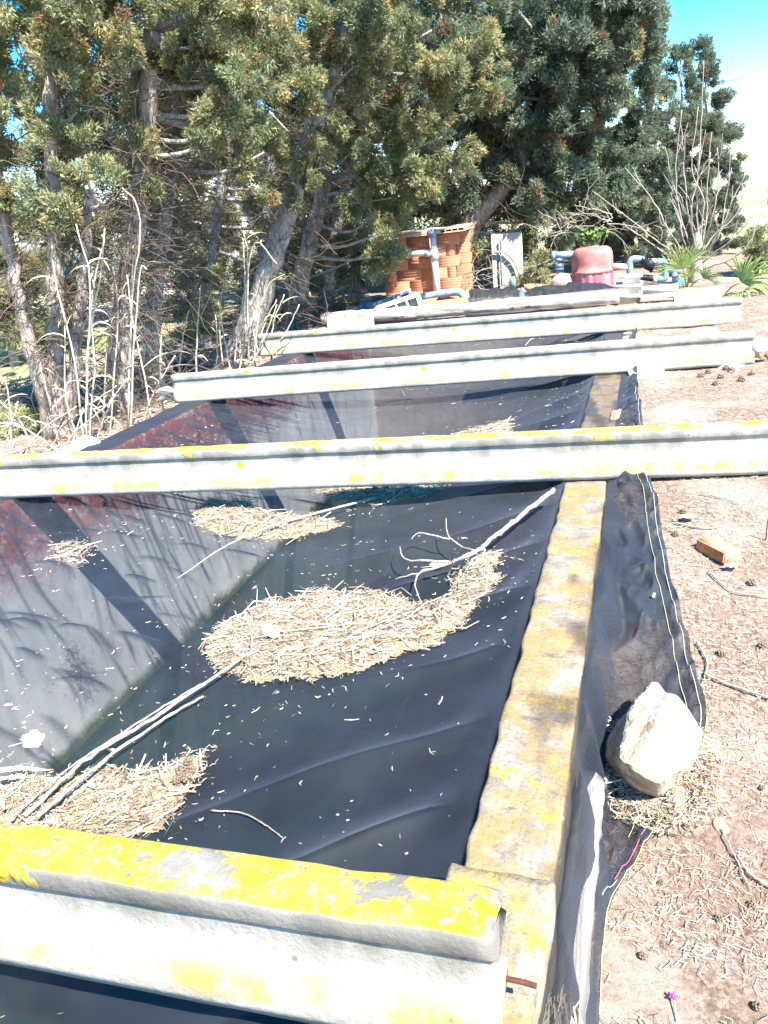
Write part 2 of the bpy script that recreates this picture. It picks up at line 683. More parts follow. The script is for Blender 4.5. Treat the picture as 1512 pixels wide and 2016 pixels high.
def gz(x, y):
    x = np.asarray(x, float)
    y = np.asarray(y, float)
    right = -.33 + .325 * sstep(1.3, 3.75, y) + .03 * sstep(.2, 1.2, x)
    left = -.30 + .12 * sstep(4, 10, y)
    t = sstep(-3.8, -.2, x)
    z = left * (1 - t) + right * t
    back = sstep(9.5, 10.5, y)
    z = z * (1 - back) + (-.03) * back
    z = z + .045 * (fbm(x * 1.6, y * 1.6, 3) - .5) + .02 * (fbm(x * 7, y * 7, 9) - .5)
    far = sstep(15, 60, np.hypot(x, y))
    z = z + far * (1.2 * (fbm(x * .02, y * .02, 21) - .5) - .1)
    z = z + 1.0 * sstep(60, 180, y) * (1 + 0 * x) * .6
    return z


PITS = [(-1.22, 2.48, .50, .28, .13), (-.72, 2.95, .30, .22, .05), (-1.62, 1.42, .5, .22, .10), (-1.75, 3.20, .42, .22, .035),
        (-1.45, 4.15, .4, .25, .06), (-1.12, 5.3, .4, .3, .08), (-3.0, 3.05, .2, .2, .02), (-1.6, 6.8, .6, .4, .06)]


_fr = np.random.default_rng(5)
FOLD = []
for _ in range(90):
    fx = XL + .12 + 1.75 * _fr.random() ** 1.3
    fy = 1.3 + 3.6 * _fr.random()
    FOLD.append((fx, fy, .06 + .10 * _fr.random(), .010 + .010 * _fr.random(), _fr.normal(-.30, .2), _fr.uniform(.5, 1.0), _fr.normal(0, 1.0)))
for _ in range(26):      # long creases hanging from the far rim
    fx = XL + .10 + .35 * _fr.random()
    fy = 1.6 + 6.5 * _fr.random()
    FOLD.append((fx, fy, .20 + .18 * _fr.random(), .010 + .008 * _fr.random(), _fr.normal(-.45, .12), _fr.uniform(.5, 1.0), _fr.normal(0, .8)))


for i_ in range(11):      # fan of long taut creases beside the crossing beam
    FOLD.append((-2.75 + .10 * _fr.normal() + .05 * i_, 3.40 + .085 * i_ + .02 * _fr.normal(), .40 - .015 * i_, .007 + .005 * _fr.random(), -.22 + .03 * _fr.normal(), _fr.uniform(.6, 1.0), .15))
for i_ in range(4):
    FOLD.append((-3.2 + .05 * _fr.normal(), 2.55 + .17 * i_, .18 + .08 * _fr.random(), .009, -.35, .8, .2))
for i_ in range(24):     # close pleats behind the crossing beam
    FOLD.append((-3.05 + .08 * _fr.normal(), 4.0 + .085 * i_ + .02 * _fr.normal(), .22 + .16 * _fr.random(), .010 + .006 * _fr.random(), -.35 + .05 * _fr.normal(), _fr.uniform(.5, 1.0), .2))


def folds(x, y):
    t = np.zeros_like(np.asarray(x, float))
    x = np.asarray(x, float)
    y = np.asarray(y, float)
    lo, hi = y.min(), y.max()
    for fx, fy, L, w_, sl_, a, cv in FOLD:
        if fy + .3 < lo or fy - .3 > hi:
            continue
        dx = x - fx
        v = y - fy - sl_ * dx - cv * dx * dx
        t = np.maximum(t, a * np.exp(-(dx / L) ** 4) * np.exp(-(v / w_) ** 2))
    return t


def znet(x, y):
    x = np.asarray(x, float)
    y = np.asarray(y, float)
    u = np.clip((x - XL) / (XI - XL), 0, 1)
    s = (4 * u * (1 - u)) ** .8
    z = -.155 * s * (1 + .25 * (vnoise(y * .5, y * 0, 5) - .5))
    for cx, cy, sx, sy, d in PITS:
        z = z - d * np.exp(-((x - cx) / sx) ** 2 - ((y - cy) / sy) ** 2) * np.minimum(1, s * 1.6)
    # a taut ridge in front of the near pile
    z = z + .05 * np.exp(-((y - 1.98 - .42 * (x + 1.2)) / .20) ** 2) * np.exp(-((x + .85) / .55) ** 2) * np.minimum(1, s * 1.5)
    z = z + .025 * np.exp(-((y - 2.95 + .10 * (x + 2.4)) / .14) ** 2) * np.exp(-((x + 2.2) / .7) ** 2)
    inside = sstep(0, .06, u) * sstep(0, .05, 1 - u)
    # creases falling from the far rim
    lf = sstep(.62, .12, u)
    cr = vnoise(x * 2.6 + 3 * y, y * 9.5 + 2.2 * x + 1.5 * vnoise(x * 2, y * 2, 8), 31)
    cr = np.clip((cr - .52) / .48, 0, 1) ** 1.3
    lf2 = lf * (.35 + .65 * sstep(.3, .05, u) + .3 * vnoise(y * 1.1, x, 4))
    z = z + .026 * cr * lf2 * inside
    st = np.abs(np.sin((y * 9 + 1.1 * x + 2.2 * vnoise(y * 1.3, x * .6, 17)) * 1.35))
    z = z + .030 * (1 - st) ** 2 * sstep(.34, .04, u) * inside * sstep(.35, .6, vnoise(y * .8, x * 0, 23))
    z = z + .024 * folds(x, y)
    # tension folds running up to the near rim
    rf = sstep(.55, .98, u)
    ph = (y - .55 * x) * 15 + 3.5 * vnoise(x * 2, y * 1.6, 12)
    z = z + .022 * (1 - 2 * np.abs(np.sin(ph * .5)) ** .7) * rf * (.3 + 1.1 * vnoise(x * 1.5, y * 2.2, 13)) * inside
    z = z + .014 * (fbm(x * 2.2, y * 2.2, 14) - .5) * inside
    return z


def on_net(px, py, lift=0.0):
    r = ray(px, py)
    t = np.arange(.4, 12, .01)
    P = r[None] * t[:, None]
    d = P[:, 2] + H - znet(P[:, 0], P[:, 1]) - lift
    k = int(np.argmax(d < 0)) if (d < 0).any() else len(t) - 1
    p = P[k]
    return np.array([p[0], p[1], p[2] + H])


def on_ground(px, py, z0=-.2):
    z = z0
    for _ in range(12):
        p = onz(px, py, z)
        z = float(gz(p[0], p[1]))
    return onz(px, py, z)


# ------------------------------------------------------------------ ground
def axis(a, b, step, lo, hi):
    mid = np.arange(a, b, step)
    g = np.geomspace(step, 1, 8)
    L = [a]
    k = step
    while L[-1] > lo:
        k *= 1.35
        L.append(L[-1] - k)
    R = [mid[-1]]
    k = step
    while R[-1] < hi:
        k *= 1.35
        R.append(R[-1] + k)
    return np.array(L[:0:-1] + list(mid) + R[1:])


def make_ground():
    xs = axis(-8, 3.0, .10, -700, 700)
    ys = axis(-2.5, 14, .10, -60, 1500)
    xs = np.sort(np.concatenate([xs[(np.abs(xs - XO + .03) > .02) & (np.abs(xs - XLO - .03) > .02)], [XO - .03, XLO + .03]]))
    ys = np.sort(np.concatenate([ys[(np.abs(ys - Y0 + .1) > .02) & (np.abs(ys - Y1 - .1) > .02)], [Y0 - .1, Y1 + .1]]))
    X, Y = np.meshgrid(xs, ys)
    V = np.stack([X.ravel(), Y.ravel(), gz(X, Y).ravel()], 1)
    nx = len(xs)
    i, j = np.meshgrid(np.arange(nx - 1), np.arange(len(ys) - 1))
    cx = (xs[i] + xs[i + 1]) / 2
    cy = (ys[j] + ys[j + 1]) / 2
    keep = ~((cx > XLO + .03) & (cx < XO - .03) & (cy > Y0 - .1) & (cy < Y1 + .1))
    a = (j * nx + i)[keep]
    Q = np.stack([a, a + 1, a + nx + 1, a + nx], 1)
    o = npmesh('ground', V, Q, M['ground'], smooth=True)
    tag(o, 'dry ground strewn with brown needles and pale straw around the tank', 'ground', kind='structure')


make_ground()
hb = MB()
xs = np.linspace(-900, 900, 120)
prof = 9 + 16 * fbm(xs * .006, xs * 0, 3) + 3 * fbm(xs * .04, xs * 0, 5)
V = []
for k_, (yy, hh) in enumerate(((1300, 0), (1380, 1), (1500, 0))):
    V.append(np.stack([xs, np.full_like(xs, yy), np.where(hh, prof, -10)], 1))
V = np.concatenate(V)
i = np.arange(119)
Q = np.concatenate([np.stack([i + r * 120, i + 1 + r * 120, i + 121 + r * 120, i + 120 + r * 120], 1) for r in range(2)])
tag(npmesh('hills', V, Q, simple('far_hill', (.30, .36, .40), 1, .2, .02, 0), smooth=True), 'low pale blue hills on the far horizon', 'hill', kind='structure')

# ------------------------------------------------------------------ reservoir
tank = empty('water_tank', (-1.9, 4, -1))
tag(tank, 'sunken rectangular concrete water tank with lichened rim under black netting', 'tank')


def slab_run(name, x0, x1, ya, yb, zt, zb, m, parent, amp=.006, axis_='y', seed=0, nseg=None):
    """wall run with slightly rounded, uneven top edges"""
    b = .012
    prof = [(x0, zb), (x0, zt - .10), (x0, zt - b), (x0 + b * .35, zt - b * .3), (x0 + b, zt)]
    for t in (.15, .3, .45, .6, .75, .88):
        prof.append((x0 + b + (x1 - x0 - 2 * b) * t, zt))
    prof += [(x1 - b, zt), (x1 - b * .35, zt - b * .3), (x1, zt - b), (x1, zt - .10), (x1, zb)]
    prof = np.array(prof)
    n = nseg or max(2, int((yb - ya) / .03))
    yy = np.linspace(ya, yb, n)
    rows = []
    for y in yy:
        q = prof.copy()
        j = (fbm(prof[:, 0] * 22, np.full(len(prof), y * 22), seed) - .5) * 2 * amp
        e = (vnoise(prof[:, 0] * 40, np.full(len(prof), y * 14), seed + 5) - .5) * 2 * amp
        wgt = (prof[:, 1] > zt - .2)
        q[:, 1] += j * wgt
        q[:, 0] += e * wgt
        rows.append(np.stack([q[:, 0], np.full(len(q), y), q[:, 1]], 1))
    V = np.concatenate(rows)
    k = len(prof)
    i = np.arange(n - 1)[:, None] * k
    j = np.arange(k - 1)[None]
    Q = np.stack([i + j, i + k + j, i + k + j + 1, i + j + 1], -1).reshape(-1, 4)
    T = []
    if axis_ == 'x':
        V = V[:, [1, 0, 2]]
        Q = Q[:, ::-1]
    caps = []
    for base, fl in ((0, 0), ((n - 1) * k, 1)):
        for q in range(1, k - 1):
            t = (base, base + q, base + q + 1)
            caps.append(t[::-1] if (fl ^ (axis_ == 'x')) else t)
    return npmesh(name, V, [Q, np.array(caps)], m, parent, smooth=False)


slab_run('rim_wall', XI, XO, 1.14, Y1 + .2, 0, -2.6, M['wall'], tank, .007, seed=2)
slab_run('rim_wall', XI - .004, XO + .004, -1.0, 1.13, .085, -2.6, M['wall'], tank, .007, seed=3)
slab_run('lining_wall', XLO, XL, Y0, Y1 + .2, 0, -2.6, M['lining'], tank, .006, seed=4)
slab_run('end_wall', Y1, Y1 + .2, XLO + .22, XI, -.01, -2.6, M['slab'], tank, .006, 'x', seed=6)
slab_run('end_wall', Y0 - .2, Y0, XLO, XO, 0, -2.6, M['lining'], tank, .006, 'x', seed=7)
wt = npmesh('water', [[XL - .02, Y0 - .05, ZW], [XI + .02, Y0 - .05, ZW], [XI + .02, Y1 + .05, ZW], [XL - .02, Y1 + .05, ZW]], [[0, 1, 2, 3]], M['water'])
tag(wt, 'still dark green water in the tank seen through netting', 'water', kind='structure')


# ------------------------------------------------------------------ shade net
HEM = np.array([(-1.0, -.10), (.5, -.095), (1.0, -.075), (1.2, -.055), (1.36, -.03), (1.6, .07), (1.85, .17), (2.16, .225), (2.5, .20), (2.94, .155), (3.3, .115), (3.93, .055),
                (4.6, .0), (5.2, -.02), (6.0, -.05), (6.6, -.06), (10, -.08)])


_hp = []
for q_ in [(1186, 2016), (1194, 1900), (1202, 1830), (1236, 1745), (1290, 1660), (1345, 1560), (1388, 1470), (1385, 1400), (1355, 1290), (1330, 1180), (1312, 1080), (1297, 1010), (1282, 950)]:
    g_ = on_ground(*q_)
    _hp.append((g_[1], g_[0], 0))
_hp = [(-1.0, _hp[0][1] - .03, 0), (.5, _hp[0][1] - .01, 0)] + _hp + [(4.9, .0, 0), (5.6, -.03, 0), (6.6, -.05, 0), (10, -.07, 0)]
_hs = spline(_hp, 400)
_hs = _hs[np.argsort(_hs[:, 0])]


def hemx(y):
    y = np.asarray(y, float)
    return np.interp(y, _hs[:, 0], _hs[:, 1]) + .020 * (vnoise(y * 3.2, 0 * y, 3) - .5) + .008 * (vnoise(y * 11, 0 * y, 6) - .5)


BOX, BOY = .06, 1.86     # where the boulder presses the net down


def rise(y):
    return 0.0 * np.asarray(y, float)      # the raised end block sits on top of the cloth


def net_z_right(x, y):
    """height of the cloth over the rim, down its outer face and out along the ground"""
    top = .007 + .006 * (fbm(x * 25, y * 9, 41) - .5) + rise(y)
    g = gz(x, y) + .012
    g = g + .06 * np.clip(vnoise(x * 7 + 1.2 * y, y * 2.6 - 4.5 * x, 44) - .42, 0, 1) * sstep(XO + .02, XO + .08, x) + .022 * np.clip(vnoise(x * 22 + 9 * y, y * 3.0 - 2 * x, 47) - .5, 0, 1) * sstep(.18, .0, x)
    cr_ = 1 - np.abs(2 * vnoise(x * 13 + 5 * y, y * 5.5 - 7 * x, 48) - 1)
    cr2 = 1 - np.abs(2 * vnoise(x * 24 - 6 * y, y * 11 + 5 * x, 49) - 1)
    g = g + (.030 * cr_ ** 3 + .014 * cr2 ** 3) * sstep(XO + .01, XO + .05, x)
    d = x - (XO + .004)
    drop = sstep(0, .075, d - .035 * vnoise(y * 8, y * 0, 45))
    return top * (1 - drop) + g * drop


def make_net():
    ys = np.concatenate([np.arange(-.9, 1.2, .03), np.arange(1.2, 4.6, .0115), np.arange(4.6, 6.2, .02), np.arange(6.2, 9.62, .035)])
    ul = np.linspace(0, 1, 15)
    us = np.linspace(0, 1, 170)
    uw = np.linspace(0, 1, 9)
    ur = np.linspace(0, 1, 42)
    rows = []
    cov = []
    for y in ys:
        xl = -4.02 - .10 * vnoise(np.array([y * .8]), np.array([0.]), 51)[0] - .1 * sstep(5, 4, y)
        x0 = xl + (XL - .01 - xl) * ul[:-1]
        z0 = np.where(x0 > XLO - .01, .012, .012 + (gz(x0, y + 0 * x0) + .02 - .012) * sstep(0, .16, (XLO - .01) - x0))
        z0 = z0 + .012 * (vnoise(x0 * 8, y * 8 + 0 * x0, 52))
        xm = XL + .004 + (XI - .004 - XL - .004) * us
        zm = znet(xm, y + 0 * xm)
        zm = np.where(us < .006, .012, zm)
        zm[-1] = .006 + float(rise(y))
        xw = XI + .002 + (XO + .002 - XI - .002) * uw
        zw = net_z_right(xw, y + 0 * xw)
        hx = float(hemx(np.array([y]))[0])
        xr = XO + .004 + (hx - XO - .004) * ur[1:]
        zr = net_z_right(xr, y + 0 * xr)
        x = np.concatenate([x0, xm, xw, xr])
        z = np.concatenate([z0, zm, zw, zr])
        rows.append(np.stack([x, np.full(len(x), y), z], 1))
        fold = vnoise(xw * 14 + 2 * y, y * 5 + 0 * xw, 61)
        c = np.concatenate([np.full(len(x0), .80), .45 + .22 * sstep(.55, .85, us) + .52 * np.clip(folds(xm, y + 0 * xm), 0, 1),
                            .02 + .30 * sstep(.72, .9, fold) + .18 * sstep(3.55, 4.4, y) + .3 * sstep(6.2, 7, y) + .25 * sstep(.8, 1, uw) * sstep(.4, .7, vnoise(y * 6 + 0 * uw, uw, 62)),
                            .56 + .34 * sstep(.40, .70, vnoise(xr * 6 + 1.5 * y, y * 2.6 - 4 * xr, 63))])
        # the cloth lies double along the hem
        c[-9:] = np.maximum(c[-9:], .74)
        cov.append(c)
    V = np.concatenate(rows)
    k = len(rows[0])
    n = len(ys)
    i = np.arange(n - 1)[:, None] * k
    j = np.arange(k - 1)[None]
    Q = np.stack([i + j, i + j + 1, i + k + j + 1, i + k + j], -1).reshape(-1, 4)
    o = npmesh('shade_net', V, Q, M['net'], smooth=True, col={'cover': np.concatenate(cov)})
    tag(o, 'black woven shade net stretched over the tank and tucked over its rim', 'net')
    for nm, off, m, ya, yb in (('hem_thread', -.055, 'hem_y', 1.66, 4.6), ('hem_thread', -.014, 'hem_w', 1.38, 1.50), ('hem_thread', -.020, 'hem_p', 1.50, 1.72),
                               ('hem_thread', -.018, 'hem_w', 1.75, 5.6), ('hem_thread', -.002, 'hem_y', 1.15, 2.1)):
        yy = np.arange(ya, yb, .02)
        xx = hemx(yy) + off + .006 * (vnoise(yy * 9, 0 * yy, 8) - .5)
        zz = net_z_right(xx, yy) + .004
        b = MB()
        b.tube(np.stack([xx, yy, zz], 1), .0012, 4)
        b.build(nm, M[m], o)
    return o


make_net()

# ------------------------------------------------------------------ concrete beams
PROF = np.array([(0, 0), (-.002, .02), (0, .05), (.012, .072), (.028, .10), (.033, .135), (.034, .180), (.032, .186), (.023, .188), (.020, .193), (.020, .224), (.023, .233), (.030, .2365),
                 (.05, .238), (.07, .239), (.09, .238), (.110, .2365), (.117, .233), (.120, .224), (.120, .193), (.117, .188), (.108, .186), (.106, .180), (.107, .135), (.112, .10),
                 (.128, .072), (.14, .05), (.142, .02), (.14, 0)])


def beam(label, x0, y0, x1, y1, z, m, seed, taper=None, lean=0.0):
    d = np.array([x1 - x0, y1 - y0])
    L = np.hypot(*d)
    ang = math.atan2(d[1], d[0])
    root = empty('concrete_beam', (x0, y0, z))
    root.rotation_euler = (lean, 0, ang)
    tag(root, label, 'beam', 'concrete beams laid across the tank')
    n = int(L / .03)
    xs = np.linspace(0, L, n)
    rows = []
    k = len(PROF)
    for q, x in enumerate(xs):
        p = PROF.copy()
        w_ = .0010
        p[:, 0] += (vnoise(np.full(k, x * 18), np.arange(k) * .7, seed) - .5) * 2 * w_
        p[:, 1] += (vnoise(np.full(k, x * 14), np.arange(k) * .9, seed + 3) - .5) * 2 * w_
        # chipped arrises
        for c in (11, 12, 16, 17):
            ch = max(0, vnoise(np.array([x * 9.]), np.array([c * 3.]), seed + 9)[0] - .74) * .035
            p[c, 1] -= ch
        xx = np.full(k, x)
        if q == 0 or q == n - 1:
            xx = xx + (rng.random(k) - .5) * .012
            p = p.mean(0) + (p - p.mean(0)) * .965
        rows.append(np.stack([xx, p[:, 0], p[:, 1]], 1))
    V = np.concatenate(rows)
    i = np.arange(n - 1)[:, None] * k
    j = np.arange(k)[None]
    jj = (j + 1) % k
    Q = np.stack([i + j, i + k + j, i + k + jj, i + jj], -1).reshape(-1, 4)
    # end caps pair up mirrored profile points
    cap = []
    for base, fl in ((0, 0), ((n - 1) * k, 1)):
        for q in range(k // 2):
            a, b, c, e = base + q, base + q + 1, base + k - 2 - q, base + k - 1 - q
            if b < c:
                cap.append((a, b, c, e)[::-1] if not fl else (a, b, c, e))
            elif b == c:
                pass
    me = npmesh('body', V, [Q[:, ::-1], np.array(cap)], m, None, smooth=False)
    me.parent = root
    return root, L


def rebar(root, pts, r=.005):
    b = MB()
    b.tube(spline(pts, 10), r, 6)
    o = b.build('rebar', M['rust'])
    o.parent = root


bm1, L1 = beam('nearest concrete beam, its top crusted with bright yellow lichen', -1.75, .660, -.185, .748, .115, M['beam_hi'], 1)
rebar(bm1, [(L1 - .02, .10, .05), (L1 + .02, .10, .05), (L1 + .05, .10, .045)])
bm2, L2 = beam('long concrete beam crossing the whole photo with a thin yellow lichen top line', -4.25, 3.18, 1.25, 3.83, .012, M['beam_mid'], 2)
bm3, L3 = beam('concrete beam with broken stepped end on the tree side, third from the camera', -3.84, 5.512, .80, 6.222, .012, M['beam_lo'], 3)
bm4, L4 = beam('farthest concrete beam, nearest the timber log and pipes', -4.05, 7.575, .90, 8.065, .012, M['beam_lo'], 4)


def lump(name, c, size, m, parent=None, seed=0, rough=.18, rot=(0, 0, 0), sub=3, cuts=6, rootless=False):
    """broken stone: sphere cut by planes, then roughened"""
    import bmesh
    bm = bmesh.new()
    bmesh.ops.create_icosphere(bm, subdivisions=sub, radius=1)
    r = np.random.default_rng(seed)
    pl = [(nrm(r.normal(size=3)), r.uniform(.55, .8)) for _ in range(cuts)]
    for v in bm.verts:
        p = np.array(v.co)
        for nrm_, d in pl:
            e = p @ nrm_ - d
            if e > 0:
                p = p - nrm_ * e
        f = fbm(np.array([p[0] * 2.5 + seed]), np.array([p[1] * 2.5 + p[2] * 3]), seed)[0] - .5
        p = p * (1 + rough * f)
        v.co = p
    Rm = euler(*rot)
    for v in bm.verts:
        v.co = Rm @ (np.array(v.co) * np.asarray(size)) + np.asarray(c)
    me = bpy.data.meshes.new(name)
    bm.to_mesh(me)
    bm.free()
    me.materials.append(m)
    return link(name, me, parent)


o = lump('broken_end', (-.05, .07, .070), (.16, .055, .065), M['beam_lo'], None, 5, .4)
o.parent = bm3
rebar(bm3, [(-.12, .07, .06), (-.22, .05, .05), (-.25, .06, .10), (-.20, .07, .13), (-.14, .07, .11)], .007)
o = lump('broken_end', (L3 + .05, .07, .09), (.10, .06, .08), M['beam_lo'], None, 8, .4)
o.parent = bm3
rebar(bm3, [(L3 + .05, .04, .12), (L3 + .10, .02, .03), (L3 + .16, .03, .0), (L3 + .17, .05, .14)], .007)


# ------------------------------------------------------------------ needles, piles and litter
LIT = np.array([(.44, .375, .28), (.36, .28, .19), (.52, .46, .37), (.24, .17, .11), (.47, .40, .31), (.31, .225, .14)])


def needles(P, Nrm, length, width, colors, lift=.002, tilt=.25, n_seg=2):
    """flat bent needle strips at points P lying on normals Nrm; returns V, Q, col"""
    n = len(P)
    a = rng.random(n) * 2 * np.pi
    t = np.stack([np.cos(a), np.sin(a), rng.normal(0, tilt, n)], 1)
    t -= Nrm * (np.sum(t * Nrm, 1) * (1 - .4))[:, None]
    t /= np.linalg.norm(t, axis=1)[:, None]
    s = np.cross(Nrm, t)
    s /= np.linalg.norm(s, axis=1)[:, None] + 1e-9
    L = length * (.35 + .9 * rng.random(n) + 1.2 * rng.random(n) ** 6)
    W = width * (.6 + .8 * rng.random(n))
    bend = rng.normal(0, .25, n) * L
    rows = []
    for f in np.linspace(-.5, .5, n_seg + 1):
        c = P + t * (L * f)[:, None] + s * (bend * (1 - 4 * f * f))[:, None] + Nrm * (lift + .001)
        ww = W * (1 if abs(f) < .4 else .55)
        up = Nrm * (W * .5)[:, None]
        rows.append(c + s * (ww / 2)[:, None] + up)
        rows.append(c - s * (ww / 2)[:, None])
    k = len(rows)
    V = np.stack(rows, 1).reshape(-1, 3)
    base = np.arange(n)[:, None] * k
    Q = []
    for q in range(n_seg):
        Q.append(base + np.array([2 * q, 2 * q + 2, 2 * q + 3, 2 * q + 1])[None])
    Q = np.concatenate(Q)
    col = np.repeat(colors[rng.integers(0, len(colors), n)] * (.75 + .5 * rng.random((n, 1))), k, 0)
    return V, Q, col


def net_normal(x, y):
    e = .01
    dx = (znet(x + e, y) - znet(x - e, y)) / (2 * e)
    dy = (znet(x, y + e) - znet(x, y - e)) / (2 * e)
    n = np.stack([-dx, -dy, np.ones_like(dx)], 1)
    return n / np.linalg.norm(n, axis=1)[:, None]


def in_poly(x, y, P):
    c = np.zeros(len(x), bool)
    j = len(P) - 1
    for i in range(len(P)):
        xi, yi = P[i]
        xj, yj = P[j]
        m_ = ((yi > y) != (yj > y)) & (x < (xj - xi) * (y - yi) / (yj - yi + 1e-12) + xi)
        c ^= m_
        j = i
    return c


def edge_dist(x, y, P):
    d = np.full(len(x), 9.)
    for i in range(len(P)):
        a = P[i]
        b = P[(i + 1) % len(P)]
        ab = b - a
        t = np.clip(((x - a[0]) * ab[0] + (y - a[1]) * ab[1]) / (ab @ ab + 1e-12), 0, 1)
        d = np.minimum(d, np.hypot(x - a[0] - t * ab[0], y - a[1] - t * ab[1]))
    return d


PILES = []


def pile(label, poly, height, dens, nlen, mound=True):
    P = np.array([on_net(*p)[:2] for p in poly])
    PILES.append(P)
    lo, hi = P.min(0) - .05, P.max(0) + .05
    g = .012
    xs, ys = np.arange(lo[0], hi[0], g), np.arange(lo[1], hi[1], g)
    X, Y = np.meshgrid(xs, ys)
    xf, yf = X.ravel(), Y.ravel()
    d = edge_dist(xf, yf, P) * np.where(in_poly(xf, yf, P), 1, -1) + .07 * (fbm(xf * 14, yf * 14, 5) - .5)
    h = height * sstep(0, .10, d) * (.6 + .8 * fbm(xf * 9, yf * 9, 7)) + .010 * (vnoise(xf * 60, yf * 60, 8) - .5)
    z = znet(xf, yf) + .004 + np.maximum(h, 0)
    V = np.stack([xf, yf, z], 1)
    nx = len(xs)
    i, j = np.meshgrid(np.arange(nx - 1), np.arange(len(ys) - 1))
    a = (j * nx + i).ravel()
    ok = (d[a] > 0) & (d[a + 1] > 0) & (d[a + nx] > 0) & (d[a + nx + 1] > 0)
    a = a[ok]
    if not mound:
        a = a[:0]
    Q = np.stack([a, a + 1, a + nx + 1, a + nx], 1)
    col = np.tile(np.array([.34, .25, .15]), (len(V), 1)) * (.7 + .6 * vnoise(xf * 70, yf * 70, 9))[:, None]
    # needles over the mound
    area = ok.sum() * g * g
    n = int(area * dens * 1.8)
    px = rng.uniform(lo[0], hi[0], n * 4)
    py = rng.uniform(lo[1], hi[1], n * 4)
    dd = edge_dist(px, py, P) * np.where(in_poly(px, py, P), 1, -1) + .09 * (fbm(px * 14, py * 14, 5) - .5)
    keep = (dd > -.012) & (rng.random(len(px)) < .35 + sstep(0, .06, dd))
    px, py, dd = px[keep][:n], py[keep][:n], dd[keep][:n]
    hh = height * sstep(0, .10, dd) * (.6 + .8 * fbm(px * 9, py * 9, 7))
    N_ = net_normal(px, py)
    V2, Q2, c2 = needles(np.stack([px, py, znet(px, py) + .005 + hh + .008 * rng.random(len(px))], 1), N_, nlen * .65, .0019, LIT, tilt=.35)
    c2 = c2 * np.repeat(.72 + .55 * fbm(px * 11, py * 11, 15), len(c2) // len(px))[:, None]
    ln = rng.random(len(px)) < .04
    V3, Q3, c3 = needles(np.stack([px[ln], py[ln], znet(px[ln], py[ln]) + .016 + hh[ln]], 1), N_[ln], nlen * 3, .0045, LIT[[2, 4, 3, 5]], tilt=.2)
    Q2 = np.concatenate([Q2, Q3 + len(V2)])
    V2 = np.concatenate([V2, V3])
    c2 = np.concatenate([c2, c3])
    V = np.concatenate([V, V2])
    Q = np.concatenate([Q, Q2 + len(col)])
    o = npmesh('needle_pile', V, Q, M['tint'], col={'tint': np.concatenate([col, c2])})
    tag(o, label, 'needle pile', 'piles of dry needles sunk in the net', 'stuff')
    return P


POLY1 = [(405, 1290), (430, 1235), (520, 1192), (640, 1166), (760, 1166), (812, 1186), (850, 1197), (880, 1187), (890, 1140), (950, 1100), (985, 1095), (975, 1150), (925, 1215), (865, 1268),
         (760, 1310), (620, 1345), (500, 1348), (430, 1322)]
POLY2 = [(-60, 1560), (30, 1530), (130, 1520), (220, 1512), (320, 1510), (420, 1472), (375, 1560), (312, 1640), (200, 1660), (60, 1650), (-60, 1630)]
pile('largest needle pile, in the net sag in the middle of the tank', POLY1, .030, 16000, .035)
pile('needle pile with cones on the net just behind the nearest lichened beam', POLY2, .030, 15000, .035)
pile('needle pile beside the long pale reed stick below the crossing beam', [(378, 1010), (420, 985), (470, 988), (530, 1012), (610, 1020), (692, 1035), (600, 1060), (500, 1060), (430, 1055), (390, 1035)], .025, 11000, .04)
pile('small round pale needle patch over the red-stained lining', [(95, 1092), (108, 1078), (135, 1070), (165, 1074), (182, 1090), (160, 1120), (120, 1116)], .010, 9000, .035, False)
pile('needle pile peeping out along the lower edge of the long crossing beam', [(620, 972), (700, 962), (880, 960), (830, 983), (740, 1000), (680, 990)], .02, 9000, .045)
pile('needle pile behind the long crossing beam near the rim', [(870, 885), (890, 858), (950, 842), (1000, 832), (1003, 855), (960, 885)], .02, 7000, .05)

# loose needles over the whole net
n = 15000
px = rng.uniform(XL + .1, XI - .03, n)
py = .45 + 8.8 * rng.random(n) ** 1.5
clump = fbm(px * 2.2, py * 2.2, 77)
near_pile = np.zeros(n)
for P in PILES:
    near_pile = np.maximum(near_pile, np.exp(-edge_dist(px, py, P) / .16))
keep = rng.random(n) < .03 + 2.4 * np.clip(clump - .53, 0, 1) + .5 * near_pile ** 1.3
px, py = px[keep], py[keep]
N_ = net_normal(px, py)
V1, Q1, c1 = needles(np.stack([px, py, znet(px, py) + .002], 1), N_, .016, .0026, LIT[[0, 1, 4, 4, 5]], tilt=.15)
# a few forked sprigs
m_ = rng.random(len(px)) < .12
V2, Q2, c2 = needles(np.stack([px[m_] + .006, py[m_], znet(px[m_] + .006, py[m_]) + .002], 1), N_[m_], .026, .0036, LIT[[0, 2, 4]], tilt=.15)
n = 9000
px = rng.uniform(XL + .1, XI - .03, n)
py = .45 + 8.8 * rng.random(n) ** 1.6
keep = rng.random(n) < .04 + 2.2 * np.clip(fbm(px * 3, py * 3, 79) - .52, 0, 1)
px, py = px[keep], py[keep]
V3, Q3, c3 = needles(np.stack([px, py, znet(px, py) + .002], 1), net_normal(px, py), .008, .0024, LIT[[0, 1, 3, 4, 5]], tilt=.15)
o = npmesh('loose_needles', np.concatenate([V1, V2, V3]), np.concatenate([Q1, Q2 + len(V1), Q3 + len(V1) + len(V2)]), M['tint'], col={'tint': np.concatenate([c1, c2, c3])})
tag(o, 'loose dry needles sprinkled across the black net', 'needles', kind='stuff')


